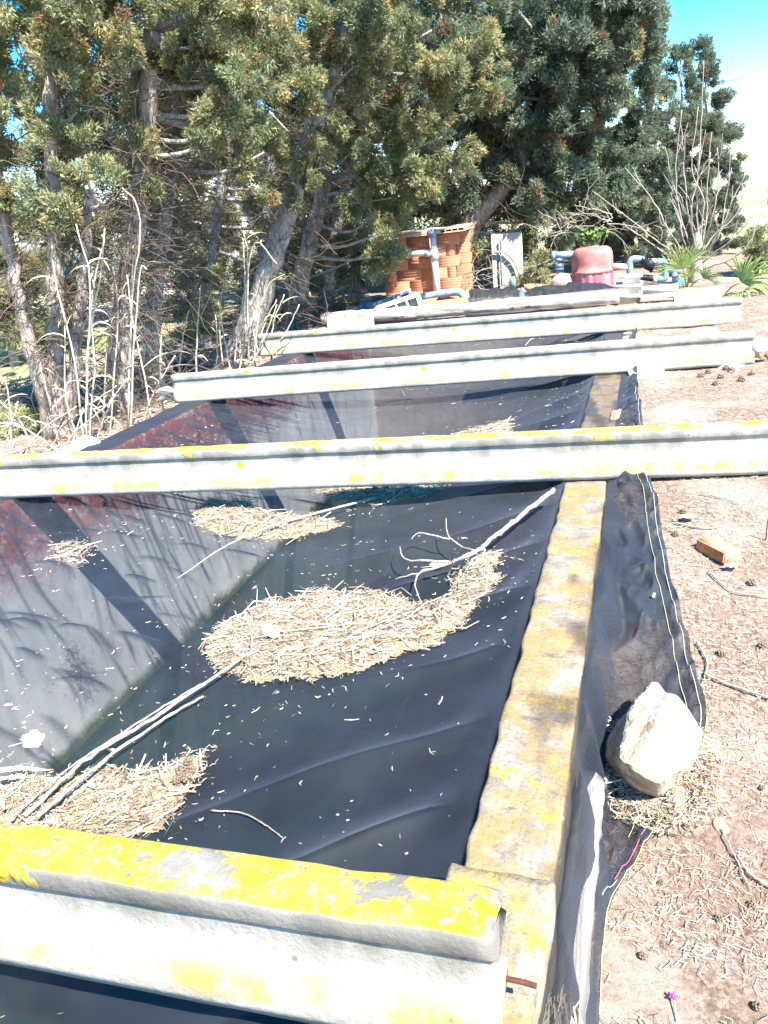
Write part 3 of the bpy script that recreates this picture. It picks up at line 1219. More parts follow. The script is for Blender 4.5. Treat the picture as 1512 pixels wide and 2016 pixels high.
# needle litter on the bank
def scatter_ground(name, label, n, xr, yr, colors, length, width, mask=None, ypow=1.6):
    x = rng.uniform(*xr, n)
    y = yr[0] + (yr[1] - yr[0]) * rng.random(n) ** ypow
    if mask is not None:
        k = mask(x, y)
        x, y = x[k], y[k]
    e = .02
    N_ = np.stack([-(gz(x + e, y) - gz(x - e, y)) / (2 * e), -(gz(x, y + e) - gz(x, y - e)) / (2 * e), np.ones_like(x)], 1)
    N_ /= np.linalg.norm(N_, axis=1)[:, None]
    V, Q, c = needles(np.stack([x, y, gz(x, y) + .006 * rng.random(len(x))], 1), N_, length, width, colors, tilt=.3)
    o = npmesh(name, V, Q, M['tint'], col={'tint': c})
    tag(o, label, 'needles', kind='stuff')


GL = np.array([(.48, .385, .295), (.39, .285, .20), (.55, .46, .37), (.25, .165, .105), (.50, .41, .33), (.17, .105, .07)])
scatter_ground('needle_litter', 'matted dry needles covering the bank beside the rim', 100000, (-.12, 2.4), (.9, 10.5), GL, .026, .0016,
               lambda x, y: (x < .35 + y * .28) & (x > -.12) & (fbm(x * 4, y * 4, 88) + .25 * rng.random(len(x)) > .46), 2.3)
scatter_ground('straw_litter', 'dry straw and needles on the ground under the cypress trunks', 12000, (-8, -3.9), (3.0, 11), GL[[0, 2, 2, 4, 1]], .11, .006, ypow=1.0)


# ------------------------------------------------------------------ small things on the net and bank
def stick(label, pts, r0, r1, m='stick', cat='stick', name='dry_stick', side=()):
    r0, r1 = r0 * .72, r1 * .72
    root = MB()
    P = spline(pts, max(12, len(pts) * 7))
    P = P + rng.normal(0, r0 * .25, P.shape)
    root.tube(P, np.linspace(r0, r1, len(P)) * (1 + .35 * (rng.random(len(P)) > .82)), 7, bump=.35)
    o = root.build(name, M[m], None, smooth=True)
    for s in side:
        b = MB()
        Q_ = spline(s[0], 10)
        Q_ = Q_ + rng.normal(0, s[1] * .3, Q_.shape)
        b.tube(Q_, np.linspace(s[1], s[1] * .35, 10) * .75, 6, bump=.3)
        b.build('twig', M[m], o, smooth=True)
    tag(o, label, cat)
    return o


def net_pts(pix, lift):
    return [on_net(*p) + np.array([0, 0, l]) for p, l in zip(pix, lift)]


stick('long pale reed stick lying below the long crossing beam', net_pts([(352, 1150), (440, 1098), (520, 1063), (620, 1032), (740, 990)], [.03, .05, .06, .06, .03]), .004, .010)
stick('longest reed stick, running from the near cones up to the largest needle pile', net_pts([(60, 1630), (180, 1530), (320, 1430), (420, 1362), (505, 1302)], [.05, .07, .05, .05, .05]), .010, .007)
stick('thin reed stick lying tight alongside the longest reed stick', net_pts([(30, 1638), (150, 1545), (290, 1440), (400, 1365)], [.05, .07, .05, .04]), .005, .004)
stick('shorter reed stick pointing at the largest needle pile from the near cones', net_pts([(85, 1640), (200, 1545), (310, 1452), (405, 1384)], [.06, .07, .05, .03]), .009, .006)
stick('short upright reed stub at the end of the longest stick', net_pts([(500, 1310), (501, 1276)], [.05, .06]), .006, .006)
A = net_pts([(1092, 1003), (1040, 1045), (985, 1085), (940, 1118), (893, 1137)], [.10, .10, .09, .08, .07])
e_ = A[-1]
stick('forked bleached branch leaning from the rim onto the largest needle pile', A, .015, .011, name='fallen_branch', cat='branch', side=[
    (np.array([e_] + net_pts([(850, 1143), (800, 1140), (792, 1122)], [.09, .10, .12])), .009),
    (np.array([e_] + net_pts([(850, 1150), (815, 1160), (780, 1166)], [.07, .07, .06])), .008),
    (np.array([e_] + net_pts([(835, 1158), (820, 1180), (832, 1212)], [.08, .07, .05])), .008),
    (np.array([A[-2]] + net_pts([(905, 1112), (885, 1098), (882, 1075)], [.10, .12, .14])), .007),
    (np.array(net_pts([(893, 1106), (850, 1100), (825, 1096), (815, 1108)], [.11, .12, .12, .12])), .006)])
stick('thin dry twig on bare net in front of the nearest beam pile', net_pts([(418, 1604), (480, 1612), (520, 1630), (558, 1655)], [.015, .02, .015, .01]), .003, .0015)
stick('pair of short sticks resting across the middle of the largest pile', net_pts([(560, 1268), (640, 1260), (710, 1252)], [.06, .06, .06]), .006, .004)
stick('small forked twig on the net before the broken beam', net_pts([(760, 797), (800, 793), (812, 792)], [.02, .03, .02]), .006, .004, side=[(np.array(net_pts([(800, 793), (794, 778), (788, 770)], [.02, .03, .03])), .004)])
stick('bent straw on the dark net between the two farthest beams', net_pts([(1030, 688), (1045, 676), (1052, 671)], [.02, .04, .02]), .008, .006)


def gpts(pix, lift=.012):
    return [on_ground(*p) + np.array([0, 0, lift]) for p in pix]


stick('long pale stick on the bank level with the boulder', gpts([(1390, 1335), (1440, 1355), (1500, 1375), (1560, 1392)]), .006, .004)
stick('short curved twig on the bank above the boulder', gpts([(1372, 1270), (1392, 1310), (1385, 1345)]), .005, .003)
stick('straight thin stick on the bank below the brick', gpts([(1330, 1034), (1370, 1042), (1412, 1044)]), .006, .004)
stick('pale split stick at the right edge of the bank', gpts([(1450, 1690), (1480, 1730), (1530, 1760)]), .006, .004)
stick('thin stick lying along the lower bank near the right edge', gpts([(1420, 1640), (1445, 1690), (1470, 1745)]), .003, .002)
stick('dark twig curved beside the brick', gpts([(1312, 1045), (1322, 1050), (1330, 1040)]), .004, .003)
stick('forked stick lying high on the bank', gpts([(1380, 975), (1420, 985), (1470, 1000)]), .005, .003)
stick('dry stem near the middle right edge of the bank', gpts([(1395, 1130), (1440, 1168), (1512, 1180)]), .004, .003)
stick('rusty rod standing in the bank at the right edge', [on_ground(1508, 1065), on_ground(1508, 1065) + np.array([.0, 0, .10])], .004, .003, 'rust', 'rod', 'rusty_rod')


def cone_mesh():
    b = MB()
    g = []
    n = 22
    for i in range(n):
        z = 1 - 2 * (i + .5) / n
        a = i * 2.399963
        r = math.sqrt(1 - z * z)
        d = np.array([r * math.cos(a), r * math.sin(a), z * 1.05])
        u = nrm(np.cross(d, [.1, .2, 1]))
        v = np.cross(nrm(d), u)
        ring = [d * .93 + .34 * (math.cos(t) * u + math.sin(t) * v) for t in np.arange(6) * math.pi / 3]
        low = [d * .72 + .30 * (math.cos(t) * u + math.sin(t) * v) for t in np.arange(6) * math.pi / 3]
        V = ring + low + [d * 1.10]
        Q = [(q, (q + 1) % 6, 6 + (q + 1) % 6, 6 + q) for q in range(6)]
        T = [(12, (q + 1) % 6, q) for q in range(6)]
        b.add(np.array(V) * .0145, [q[::-1] for q in Q], [t[::-1] for t in T])
    return b.build('cypress_cone', M['cone'])


cone0 = cone_mesh()
used = [False]


def cone(p, s, label, group):
    if not used[0]:
        o = cone0
        used[0] = True
    else:
        o = cone0.copy()
        C.objects.link(o)
    o.location = p
    o.rotation_euler = (rng.random() * 6, rng.random() * 6, rng.random() * 6)
    o.scale = (s, s, s)
    tag(o, label, 'cone', group)


ORD = ['first', 'second', 'third', 'fourth', 'fifth', 'sixth', 'seventh', 'eighth', 'ninth', 'tenth', 'eleventh', 'twelfth', 'thirteenth', 'fourteenth', 'fifteenth', 'sixteenth', 'seventeenth', 'eighteenth',
       'nineteenth', 'twentieth']


def cones(pix, where, group, on, lift, s0):
    for i, (x, y) in enumerate(sorted(pix)):
        cone(on(x, y) + np.array([0, 0, lift]), s0 + .3 * rng.random(), ORD[i] + ' cypress cone from the left ' + where, group)


cones([(375, 1518), (360, 1535), (372, 1550), (352, 1555), (380, 1535), (195, 1600), (230, 1580), (180, 1615), (290, 1632), (250, 1560), (75, 1590), (60, 1575), (45, 1590), (90, 1600), (30, 1600), (215, 1560), (300, 1545), (120, 1575)],
      'on the needle pile behind the nearest beam', 'cones behind the nearest beam', on_net, .038, .9)
cones([(600, 1285), (620, 1278), (675, 1275), (640, 1290), (575, 1280), (690, 1290), (560, 1215), (840, 1205), (860, 1215), (492, 1318), (605, 1272), (655, 1280)],
      'in the largest needle pile', 'cones in the largest pile', on_net, .042, .95)
cones([(505, 1030), (525, 1028), (515, 1036), (540, 1032), (740, 975), (760, 972), (725, 978)],
      'on the needles below the long crossing beam', 'cones below the crossing beam', on_net, .035, 1.1)
cones([(1302, 1742), (1415, 1812), (1480, 1785), (1500, 1555), (1265, 1885), (1490, 1985)],
      'on the bank nearer than the boulder', 'cones on the near bank', on_ground, .006, .55)
cones([(1500, 1275), (1345, 1010), (1330, 1055), (1290, 1215), (1480, 1150), (1420, 1290)],
      'on the bank between boulder and crossing beam', 'cones around the brick', on_ground, .008, .8)
cones([(1395, 735), (1420, 745), (1440, 732), (1460, 750), (1410, 758), (1480, 740), (1430, 728), (1380, 742)],
      'on the bank below the broken beam', 'cones below the broken beam', on_ground, .01, 1.6)


def leaf(label, p, size, m, yaw, curl=.5, fold=.4, tilt=(0, 0)):
    """lobed dead leaf, curled"""
    n = 24
    V = [(0, 0, 0)]
    for ring in (.5, 1.0):
        for i in range(n):
            a = 2 * math.pi * i / n
            r = ring * (.72 + .28 * abs(math.cos(2.5 * a)) + .05 * math.sin(9 * a))
            x, y = r * math.cos(a), r * math.sin(a) * .8
            V.append((x, y, curl * (x * x) * .5 + fold * abs(y) + .05 * math.sin(7 * a)))
    T = [(0, 1 + i, 1 + (i + 1) % n) for i in range(n)]
    Q = [(1 + i, 1 + n + i, 1 + n + (i + 1) % n, 1 + (i + 1) % n) for i in range(n)]
    V = np.array(V) * size @ euler(tilt[0], tilt[1], yaw).T + np.asarray(p)
    o = npmesh('dead_leaf', V, [np.array(Q), np.array(T)], M[m], smooth=True)
    tag(o, label, 'leaf')
    b = MB()
    d = euler(tilt[0], tilt[1], yaw) @ np.array([-1.9, 0, .1]) * size
    b.tube([np.asarray(p), np.asarray(p) + d], [size * .05, size * .03], 5)
    b.build('leaf_stalk', M[m], o)


leaf('large pale curled dead leaf standing over the near cones', on_net(78, 1500) + np.array([0, 0, .09]), .038, 'dead_leaf', 1.0, .6, .3, (.9, .2))
leaf('crumpled pale leaf beside the near reed sticks', on_net(222, 1500) + np.array([0, 0, .04]), .025, 'dead_leaf', 2.5, .8, .6, (.6, .4))
leaf('yellowish leaf lying under the fork of the bleached branch', on_net(862, 1122) + np.array([0, 0, .02]), .04, 'straw_leaf', .4, .3, .2)
leaf('pale crumpled leaf where the longest stick meets the largest pile', on_net(535, 1275) + np.array([0, 0, .06]), .045, 'white', 1.2, .8, .5, (.5, .3))
leaf('orange dry leaf on the bank below the brick', on_ground(1440, 1125) + np.array([0, 0, .02]), .03, 'dead_leaf', .3, .5, .4)
leaf('curled tan leaf on the net between rim and hem', on_ground(1278, 1188) + np.array([0, 0, .03]), .028, 'dead_leaf', -.8, .5, .6)
leaf('tan leaf on the bank above the brick', on_ground(1355, 1028) + np.array([0, 0, .02]), .035, 'dead_leaf', .2, .4, .4)


def blade(b, p0, d, L, w, droop, seg=6):
    d = nrm(d)
    s = nrm(np.cross(d, [0, 0, 1]) + rng.normal(0, .3, 3))
    P = []
    q = np.asarray(p0, float)
    dd = d.copy()
    for i in range(seg + 1):
        P.append(q.copy())
        q = q + dd * L / seg
        dd = nrm(dd + np.array([0, 0, -droop / seg]) + rng.normal(0, .05, 3))
    P = np.array(P)
    f = np.linspace(0, 1, seg + 1)
    wd = w * np.minimum(1, f * 5 + .35) * (1 - f ** 2.5)
    mid = P + np.array([0, 0, 1]) * (-wd * .25)[:, None]
    V = np.stack([P - s * (wd / 2)[:, None], mid, P + s * (wd / 2)[:, None]], 1).reshape(-1, 3)
    Q = []
    for i in range(seg):
        a = 3 * i
        Q += [(a, a + 1, a + 4, a + 3), (a + 1, a + 2, a + 5, a + 4)]
    b.add(V, Q)


for lab, p0, p1, lift in (('broad pale reed leaf lying flat at the left photo edge', (-20, 1545), (118, 1535), .05),
                          ('curled reed leaf bent upright at the left photo edge', (20, 1625), (-5, 1555), .06),
                          ('thin reed leaf below the broad one at the left photo edge', (-20, 1562), (60, 1562), .05)):
    a, c = on_net(*p0) + np.array([0, 0, lift]), on_net(*p1) + np.array([0, 0, lift + .02])
    b = MB()
    blade(b, a, c - a, np.linalg.norm(c - a), .016, .05)
    tag(b.build('reed_leaf', M['straw_leaf']), lab, 'leaf')

# boulder on the skirt of the net
BP = np.array([.058, 1.945, -.175])


def boulder(label, top, bot):
    import bmesh
    bm = bmesh.new()
    vs = [bm.verts.new(onz(x, y, z)) for x, y, z in top + bot]
    bmesh.ops.convex_hull(bm, input=vs)
    bmesh.ops.delete(bm, geom=[v for v in bm.verts if not v.link_faces], context='VERTS')
    bmesh.ops.bevel(bm, geom=list(bm.edges), offset=.007, segments=1, affect='EDGES')
    bmesh.ops.triangulate(bm, faces=list(bm.faces))
    for _ in range(4):
        bmesh.ops.subdivide_edges(bm, edges=[e for e in bm.edges if e.calc_length() > .016], cuts=1, use_grid_fill=True)
        bmesh.ops.triangulate(bm, faces=list(bm.faces))
    bm.normal_update()
    P = np.array([v.co[:] for v in bm.verts])
    d = .012 * (fbm(P[:, 0] * 16 + P[:, 2] * 9, P[:, 1] * 16 - P[:, 2] * 7, 71, 4) - .5) + .004 * (vnoise(P[:, 0] * 90, P[:, 1] * 90 + P[:, 2] * 60, 72) - .5)
    # a cleft across the left shoulder
    a, c = onz(1285, 1385, -.06)[:2], onz(1218, 1500, -.06)[:2]
    t = nrm(c - a)
    off = (P[:, 0] - a[0]) * -t[1] + (P[:, 1] - a[1]) * t[0]
    d = d - .008 * np.exp(-(off / .015) ** 2) * (P[:, 2] > -.16) * (.4 + vnoise(P[:, 0] * 30, P[:, 1] * 30, 75))
    for v, k in zip(list(bm.verts), d):
        v.co = v.co + v.normal * float(k)
    me = bpy.data.meshes.new('boulder')
    bm.to_mesh(me)
    bm.free()
    me.materials.append(M['stone'])
    o = link('boulder', me)
    tag(o, label, 'boulder')


boulder('large pale limestone boulder weighing down the net skirt',
        [(1288, 1338, -.10), (1338, 1372, -.09), (1384, 1440, -.14), (1368, 1492, -.12), (1298, 1545, -.12), (1220, 1500, -.10), (1236, 1402, -.08), (1262, 1362, -.09), (1300, 1430, -.045)],
        [(1300, 1572, -.27), (1185, 1490, -.25), (1192, 1455, -.22), (1372, 1500, -.28), (1380, 1450, -.28), (1290, 1400, -.30), (1240, 1560, -.31)])
n = 3200
a_ = rng.random(n) * 6.28
rr = .06 + .13 * rng.random(n)
x = BP[0] + .005 + rr * np.cos(a_) * 1.0
y = BP[1] - .05 + rr * np.sin(a_) * 1.15
kp = x > XO + .075
x, y = x[kp], y[kp]
n = len(x)
zz = net_z_right(x, y) + .006
V, Q, c = needles(np.stack([x, y, zz], 1), np.tile([0, 0, 1.], (n, 1)), .032, .0024, LIT, tilt=.35)
tag(npmesh('needle_cushion', V, Q, M['tint'], col={'tint': c}), 'dry needles heaped on the net around the limestone boulder', 'needles', kind='stuff')

# orange brick fragment with its hollow
p = on_ground(1413, 1092)
b = MB()
b.box(p + np.array([0, 0, .022]), (.085, .16, .05), euler(0, .1, .65), .004)
tag(b.build('brick_fragment', M['brick_or']), 'broken orange brick lying on the needle bank', 'brick')

# weathered post along the outside of the rim
b = MB()
pp = spline([(-.113, .55, -.12), (-.112, 1.1, -.125), (-.110, 1.45, -.14), (-.108, 1.70, -.16)], 30)
b.tube(pp, .035 + .004 * rng.random(30), 10, bump=.15)
tag(b.build('grey_post', timber_mat('grey_post_wood', (22, 1.4, 22), (.15, .135, .12), (.33, .305, .275)), None, True), 'weathered grey wooden post lying under the net along the rim', 'post')
b = MB()
for i in range(90):
    d = np.array([rng.normal(0, .25), -1, rng.normal(.15, .25)])
    blade(b, np.array([-.115, .98, -.055]) + rng.normal(0, .012, 3), d, .10, .004, .6, 3)
tag(b.build('straw_tuft', M['straw_leaf']), 'tuft of straw sticking out beside the grey post at the rim', 'straw tuft')

# small pink flower pick on the bank
p = on_ground(1325, 1968)
fl = empty('flower_pick', p)
tag(fl, 'tiny pink plastic flower on a white stem on the lower bank', 'flower')
b = MB()
for i in range(5):
    a = i * 2 * math.pi / 5
    b.box(p + np.array([.006 * math.cos(a), .006 * math.sin(a), .012]), (.009, .006, .003), euler(0, -.4, a), .001)
b.build('petals', M['flower'], fl)
b = MB()
b.tube([p + np.array([0, 0, .010]), p + np.array([.008, -.05, .004])], .0016, 5)
b.build('stem', M['white'], fl)

# stones
for lab, c, s, sd in (('white squarish stone behind the crossing beam by the reeds', onz(160, 885, -.02), (.20, .14, .10), 31),
                      ('pale stone under the bank end of the broken beam', onz(1440, 728, -.03), (.17, .12, .06), 32),
                      ('pale stone between the two farthest beams on the bank', onz(1385, 655, .0), (.18, .14, .05), 33),
                      ('small pale stone lying on the lower bank', on_ground(1420, 1630), (.035, .02, .014), 34)):
    tag(lump('stone', c, s, M['white'] if s[0] > .05 else M['stone'], None, sd, .2, (0, 0, sd * .7), 3, 8), lab, 'stone')
b = MB()
b.box(onz(1272, 745, .0) + np.array([0, .12, -.03]), (.26, .18, .13), euler(0, 0, .12), .008)
tag(b.build('concrete_block', M['white']), 'white block propping the broken beam beside the rim', 'block')
for lab, pts in (('flat reddish brown stick lying between the two farthest beams', [(1375, 645), (1405, 642)]),):
    stick(lab, [onz(*q, .0) for q in pts], .02, .015, 'rust')


# ------------------------------------------------------------------ far equipment behind the tank
def pipe(b, pts, r, sides=12):
    b.tube(pts, r, sides)


def collar(b, c, d, r, L):
    d = nrm(d)
    b.tube([np.asarray(c) - d * L / 2, np.asarray(c) + d * L / 2], r, 12)


# timber log on the back wall
b = MB()
lp = spline([(-4.15, 9.72, .105), (-3.0, 9.76, .095), (-1.6, 9.84, .10), (-.28, 9.90, .105)], 60)
rad = .085 + .018 * (fbm(np.linspace(0, 9, 60), np.zeros(60), 4) - .5) * 2
b.tube(lp, rad, 12, bump=.22)
lg = b.build('timber_log', timber_mat(), None, True)
tag(lg, 'long cracked bleached timber log lying across the back of the tank', 'log')
b = MB()
b.box(at(690, 636, 9.5) + np.array([0, 0, -.01]), (.62, .10, .13), euler(0, 0, .08), .01)
tag(b.build('broken_board', M['white']), 'short white broken board at the tree end of the timber log', 'board')
b = MB()
b.box(at(666, 650, 9.2) + np.array([0, 0, -.02]), (.30, .14, .09), euler(0, .15, .5), .01)
tag(b.build('yellow_block', simple('ochre_block', (.55, .42, .20), .9)), 'ochre stained block at the tree end of the farthest beam', 'block')
# metal channel
a, c = at(925, 603, 10.15), at(1212, 574, 10.15)
d = c - a
L = np.linalg.norm(d)
ch = MB()
R_ = euler(0, math.asin(-d[2] / L) * 1.0, math.atan2(d[1], d[0]))
mid = (a + c) / 2
ch.box(mid, (L, .10, .012), R_, .003)
ch.box(mid + R_ @ np.array([0, -.05, .0]), (L - .002, .010, .075), R_, .003)
ch.box(mid + R_ @ np.array([0, .05, .0]), (L - .002, .010, .075), R_, .003)
tag(ch.build('metal_channel', M['metal']), 'dark grey metal channel resting behind the timber log', 'channel')
# plank and grey tube on the bank side
a, c = at(1262, 588, 10.2), at(1426, 566, 10.2)
d = c - a
b = MB()
b.box((a + c) / 2, (np.linalg.norm(d), .16, .045), euler(0, 0, math.atan2(d[1], d[0])) @ rot_axis((0, 1, 0), -math.asin(d[2] / np.linalg.norm(d))), .005)
tag(b.build('grey_plank', M['wood_grey']), 'weathered grey plank end sticking out beside the palm', 'plank')
b = MB()
b.tube([at(1262, 572, 10.6), at(1335, 566, 10.6)], .05, 12)
tag(b.build('grey_tube', M['pvc_wh']), 'short light grey tube lying behind the grey plank', 'tube')
a, c = at(1000, 640, 9.3), at(1180, 622, 9.3)
b = MB()
b.box((a + c) / 2 + np.array([0, 0, -.02]), (1.2, .06, .07), euler(0, 0, .03), .006)
tag(b.build('dark_rail', M['black']), 'dark rail lying in front of the timber log', 'rail')


# hollow blocks
def hollow_block(label, c, size, rot, holes, m, name='hollow_block'):
    root = empty(name, c)
    tag(root, label, 'block')
    b = MB()
    R_ = np.asarray(rot)
    sx, sy, sz = size
    t = .022
    b.box(np.asarray(c) + R_ @ np.array([0, 0, sz / 2 - t / 2]), (sx, sy, t), R_, .003)
    b.box(np.asarray(c) + R_ @ np.array([0, 0, -sz / 2 + t / 2]), (sx, sy, t), R_, .003)
    for i in range(holes + 1):
        x = -sx / 2 + t / 2 + i * (sx - t) / holes
        b.box(np.asarray(c) + R_ @ np.array([x, 0, 0]), (t, sy - .004, sz - 2 * t + .002), R_, .002)
    b.build('shell', m, root)
    b = MB()
    b.box(np.asarray(c) + R_ @ np.array([0, sy * .2, 0]), (sx - .01, .01, sz - .01), R_)
    b.build('web', m, root)
    return root


hollow_block('white hollow block tilted over the grey pipe, its holes showing', at(785, 606, 9.95), (.62, .22, .20), euler(.10, -.22, .10), 4, M['white'])
hollow_block('white hollow block lying behind the tilted one', at(770, 592, 10.35), (.60, .22, .10), euler(.05, -.28, .12), 4, M['white'])
b = MB()
b.box(at(746, 619, 10.0), (.26, .18, .09), euler(0, -.08, .1), .006)
tag(b.build('grey_block', M['slab']), 'small grey block under the valve of the pipe', 'block')
# red brick channel
b = MB()
c = at(878, 592, 10.6)
b.box(c + np.array([0, 0, -.04]), (.62, .22, .02), euler(0, -.03, .1), .003)
b.box(c + np.array([0, .10, .02]), (.615, .02, .13), euler(0, -.03, .1), .003)
b.box(c + np.array([0, -.11, -.01]), (.612, .02, .07), euler(0, -.03, .1), .003)
tag(b.build('brick_trough', M['brick']), 'red brick trough behind the metal channel', 'trough')
b = MB()
b.tube([at(862, 587, 11.0), at(905, 582, 11.0)], .045, 12)
tag(b.build('pale_pipe', M['pvc_wh']), 'short pale pipe lying under the grey elbow pipe', 'pipe')

# grey pipe with valve
pr = empty('valve_pipe', at(700, 610, 10.2))
tag(pr, 'grey blue pipe with valve running along the log to an elbow', 'pipe')
b = MB()
b.tube([at(682, 613, 10.2), at(718, 606, 10.2)], .042, 12)
b.build('pipe_run', M['pvc'], pr, True)
b = MB()
c = at(720, 604, 10.2)
dx = nrm(at(760, 596, 10.2) - c)
for s, r in ((-.05, .07), (.05, .07), (0, .062)):
    b.tube([c + dx * (s - .03), c + dx * (s + .03)], r, 12)
vb = b.build('valve_body', M['pvc_dk'], pr)
b = MB()
b.tube([c, c + np.array([0, 0, .10])], .022, 8)
b.box(c + np.array([.02, 0, .105]), (.16, .05, .03), euler(0, -.1, .2), .008)
b.build('handle', M['pvc_dk'], vb)
b = MB()
b.tube(spline([at(728, 603, 10.2), at(770, 593, 10.25), at(830, 584, 10.5), at(880, 576, 10.6)], 14), .045, 12)
b.build('pipe_run', M['pvc'], pr, True)
b = MB()
for x, y in ((768, 593), (778, 590), (786, 588)):
    c2 = at(x, y, 10.25)
    b.tube([c2 - dx * .03, c2 + dx * .03], .06, 12)
b.build('coupling', M['pvc'], pr)
b = MB()
b.tube(spline([at(868, 579, 10.6), at(892, 575, 10.6), at(906, 576, 10.6), at(913, 586, 10.6), at(915, 603, 10.6)], 16), .055, 12)
b.build('elbow', M['pvc'], pr, True)

# black net heaps
for lab, x0, x1, y0, yy, hh, sd in (('crumpled black net heaped behind the metal channel', 915, 1030, 583, 10.9, .16, 3), ('black net heap in front of the red filter tank', 1030, 1215, 576, 10.75, .17, 5)):
    a, c = at(x0, y0 + 6, yy), at(x1, y0 - 2, yy)
    n_, m2 = 70, 24
    U, W = np.meshgrid(np.linspace(0, 1, n_), np.linspace(0, 1, m2))
    hz = hh * np.sin(np.pi * W) ** .7 * (.35 + .65 * np.sin(np.pi * U) ** .6) * (.55 + .9 * fbm(U * 5 + sd, W * 2, sd)) + .03 * vnoise(U * 22, W * 7 + U * 9, sd + 2)
    X = a[0] + (c[0] - a[0]) * U
    Y = a[1] + (W - .5) * .5
    V = np.stack([X.ravel(), Y.ravel(), (a[2] - .04 + (c[2] - a[2]) * U + hz).ravel()], 1)
    i, j = np.meshgrid(np.arange(n_ - 1), np.arange(m2 - 1))
    q = (j * n_ + i).ravel()
    tag(npmesh('net_heap', V, np.stack([q, q + 1, q + n_ + 1, q + n_], 1), M['net'], smooth=True, col={'cover': np.full(len(V), .72)}), lab, 'net')
b = MB()
b.tube(spline([at(1032, 566, 11.2), at(1070, 567, 11.2), at(1110, 572, 11.1)], 8), .045, 8, bump=.3)
tag(b.build('clay_pipe', M['brick_or'], None, True), 'rusty orange clay pipe on the net heap by the filter', 'pipe')
b = MB()
b.tube([at(1011, 566, 11.6), at(1008, 545, 11.6)], .045, 12)
tag(b.build('pipe_stub', M['pvc'], None, True), 'upright grey blue pipe stub in front of the beige slab', 'pipe')
b = MB()
b.tube(spline([at(1024, 589, 10.5), at(1028, 575, 10.5), at(1032, 570, 10.5)], 8), .045, 12)
tag(b.build('pipe_elbow', M['pvc'], None, True), 'grey elbow pipe poking out of the black net heap', 'pipe')

# beige slab standing upright
sb = empty('standing_slab', onz(1000, 565, -.05))
tag(sb, 'beige concrete slab standing upright among the creepers', 'slab')
c = (at(970, 565, 13.2) + at(1030, 470, 13.2)) / 2
b = MB()
b.box(c, (.50, .10, .95), euler(0, 0, .05), .01)
b.build('panel', M['slab'], sb)
b = MB()
b.tube(spline([at(985, 470, 13.1), at(986, 520, 13.1), at(988, 562, 13.1)], 10), .016, 6)
b.build('cable', M['pvc_dk'], sb)
b = MB()
b.tube(spline([at(972, 497, 13.1), at(995, 498, 13.1), at(1015, 520, 13.1), at(1028, 560, 13.1)], 14), .022, 6, bump=.3)
b.build('creeper_stem', M['bark_grey'], sb)

# ------------------------------------------------------------------ brick pump shed
shed = empty('brick_shed', (-3.4, 12.5, 0))
tag(shed, 'small roofless-sided shed of red hollow bricks with a clay slab roof', 'shed')
_bm = {}


def brick_mesh(L, Hh, D=.11):
    key = (round(L, 3), round(Hh, 3))
    if key in _bm:
        return _bm[key]
    zs = [0]
    n_ = 4
    for i in range(n_):
        z0 = Hh * i / n_
        z1 = Hh * (i + 1) / n_
        zs += [z0 + .004, z1 - .006] + ([z1] if i == n_ - 1 else [z1 - .001])
    prof = [(0.003, 0)]
    for i in range(n_):
        z0, z1 = Hh * i / n_, Hh * (i + 1) / n_
        prof += [(0, z0 + .005), (0, z1 - .006), (.003, z1 - (.001 if i < n_ - 1 else 0))]
    prof += [(D, Hh), (D, 0)]
    prof = np.array(prof)
    k = len(prof)
    V = np.concatenate([np.stack([np.full(k, x), prof[:, 0], prof[:, 1]], 1) for x in (0, L)])
    j = np.arange(k)
    Q = np.stack([j, (j + 1) % k, (j + 1) % k + k, j + k], 1)[:, ::-1]
    V = np.concatenate([V, [[0, D / 2, Hh / 2], [L, D / 2, Hh / 2]]])
    T = [(2 * k, q, (q + 1) % k) for q in range(k)] + [(2 * k + 1, k + (q + 1) % k, k + q) for q in range(k)]
    me = npmesh('brick', V, [Q, np.array(T)], M['brick'], link_it=False)
    _bm[key] = me
    return me


def put_brick(x, y, z, L, Hh, rz=0.0, tilt=0.0):
    o = bpy.data.objects.new('brick', brick_mesh(L, Hh))
    C.objects.link(o)
    o.parent = shed
    o.location = (x + 3.4, y - 12.5, z)
    o.rotation_euler = (tilt, 0, rz)


hc = .168
rows = []
for r_ in range(6):
    x_, row = -4.09, []
    for L in ([.43, .43, .43] if r_ % 2 else [.22, .43, .43, .14]):
        row.append((x_, L))
        x_ += L
    rows.append(row)
for r_, row in enumerate(rows):
    for x, L in row:
        put_brick(x, 12.40, -.06 + r_ * hc, L - .003, hc - .003, 0.0)
for r_ in range(6):
    put_brick(-3.14, 12.86, -.06 + r_ * hc, .42 + (.012 if r_ % 2 else 0), hc - .003, 0)
for r_ in range(6):
    for y0 in (12.52, 12.80):
        o_ = bpy.data.objects.new('brick', brick_mesh(.27, .158))
        C.objects.link(o_)
        o_.parent = shed
        o_.location = (-4.05 + 3.4, y0 + .27 - 12.5, -.06 + r_ * hc)
        o_.rotation_euler = (0, 0, -math.pi / 2)
b = MB()
b.box((-3.56, 12.475, .44), (1.02, .03, .98))
b.build('mortar_core', M['mortar'], shed)
rf = MB()
Rr = euler(.03, -.015, .03)
rc = np.array([-3.38, 12.62, 1.0])
rf.box(rc + np.array([0, 0, .025]), (1.42, .75, .018), Rr, .004)
rf.box(rc + np.array([0, 0, -.025]), (1.42, .75, .018), Rr, .004)
roof = rf.build('roof_slab', M['roof'], shed)
b = MB()
b.box(rc + Rr @ np.array([-.19, -.369, 0]), (1.04, .012, .034), Rr)
b.build('roof_edge', M['roof'], roof)
rw = MB()
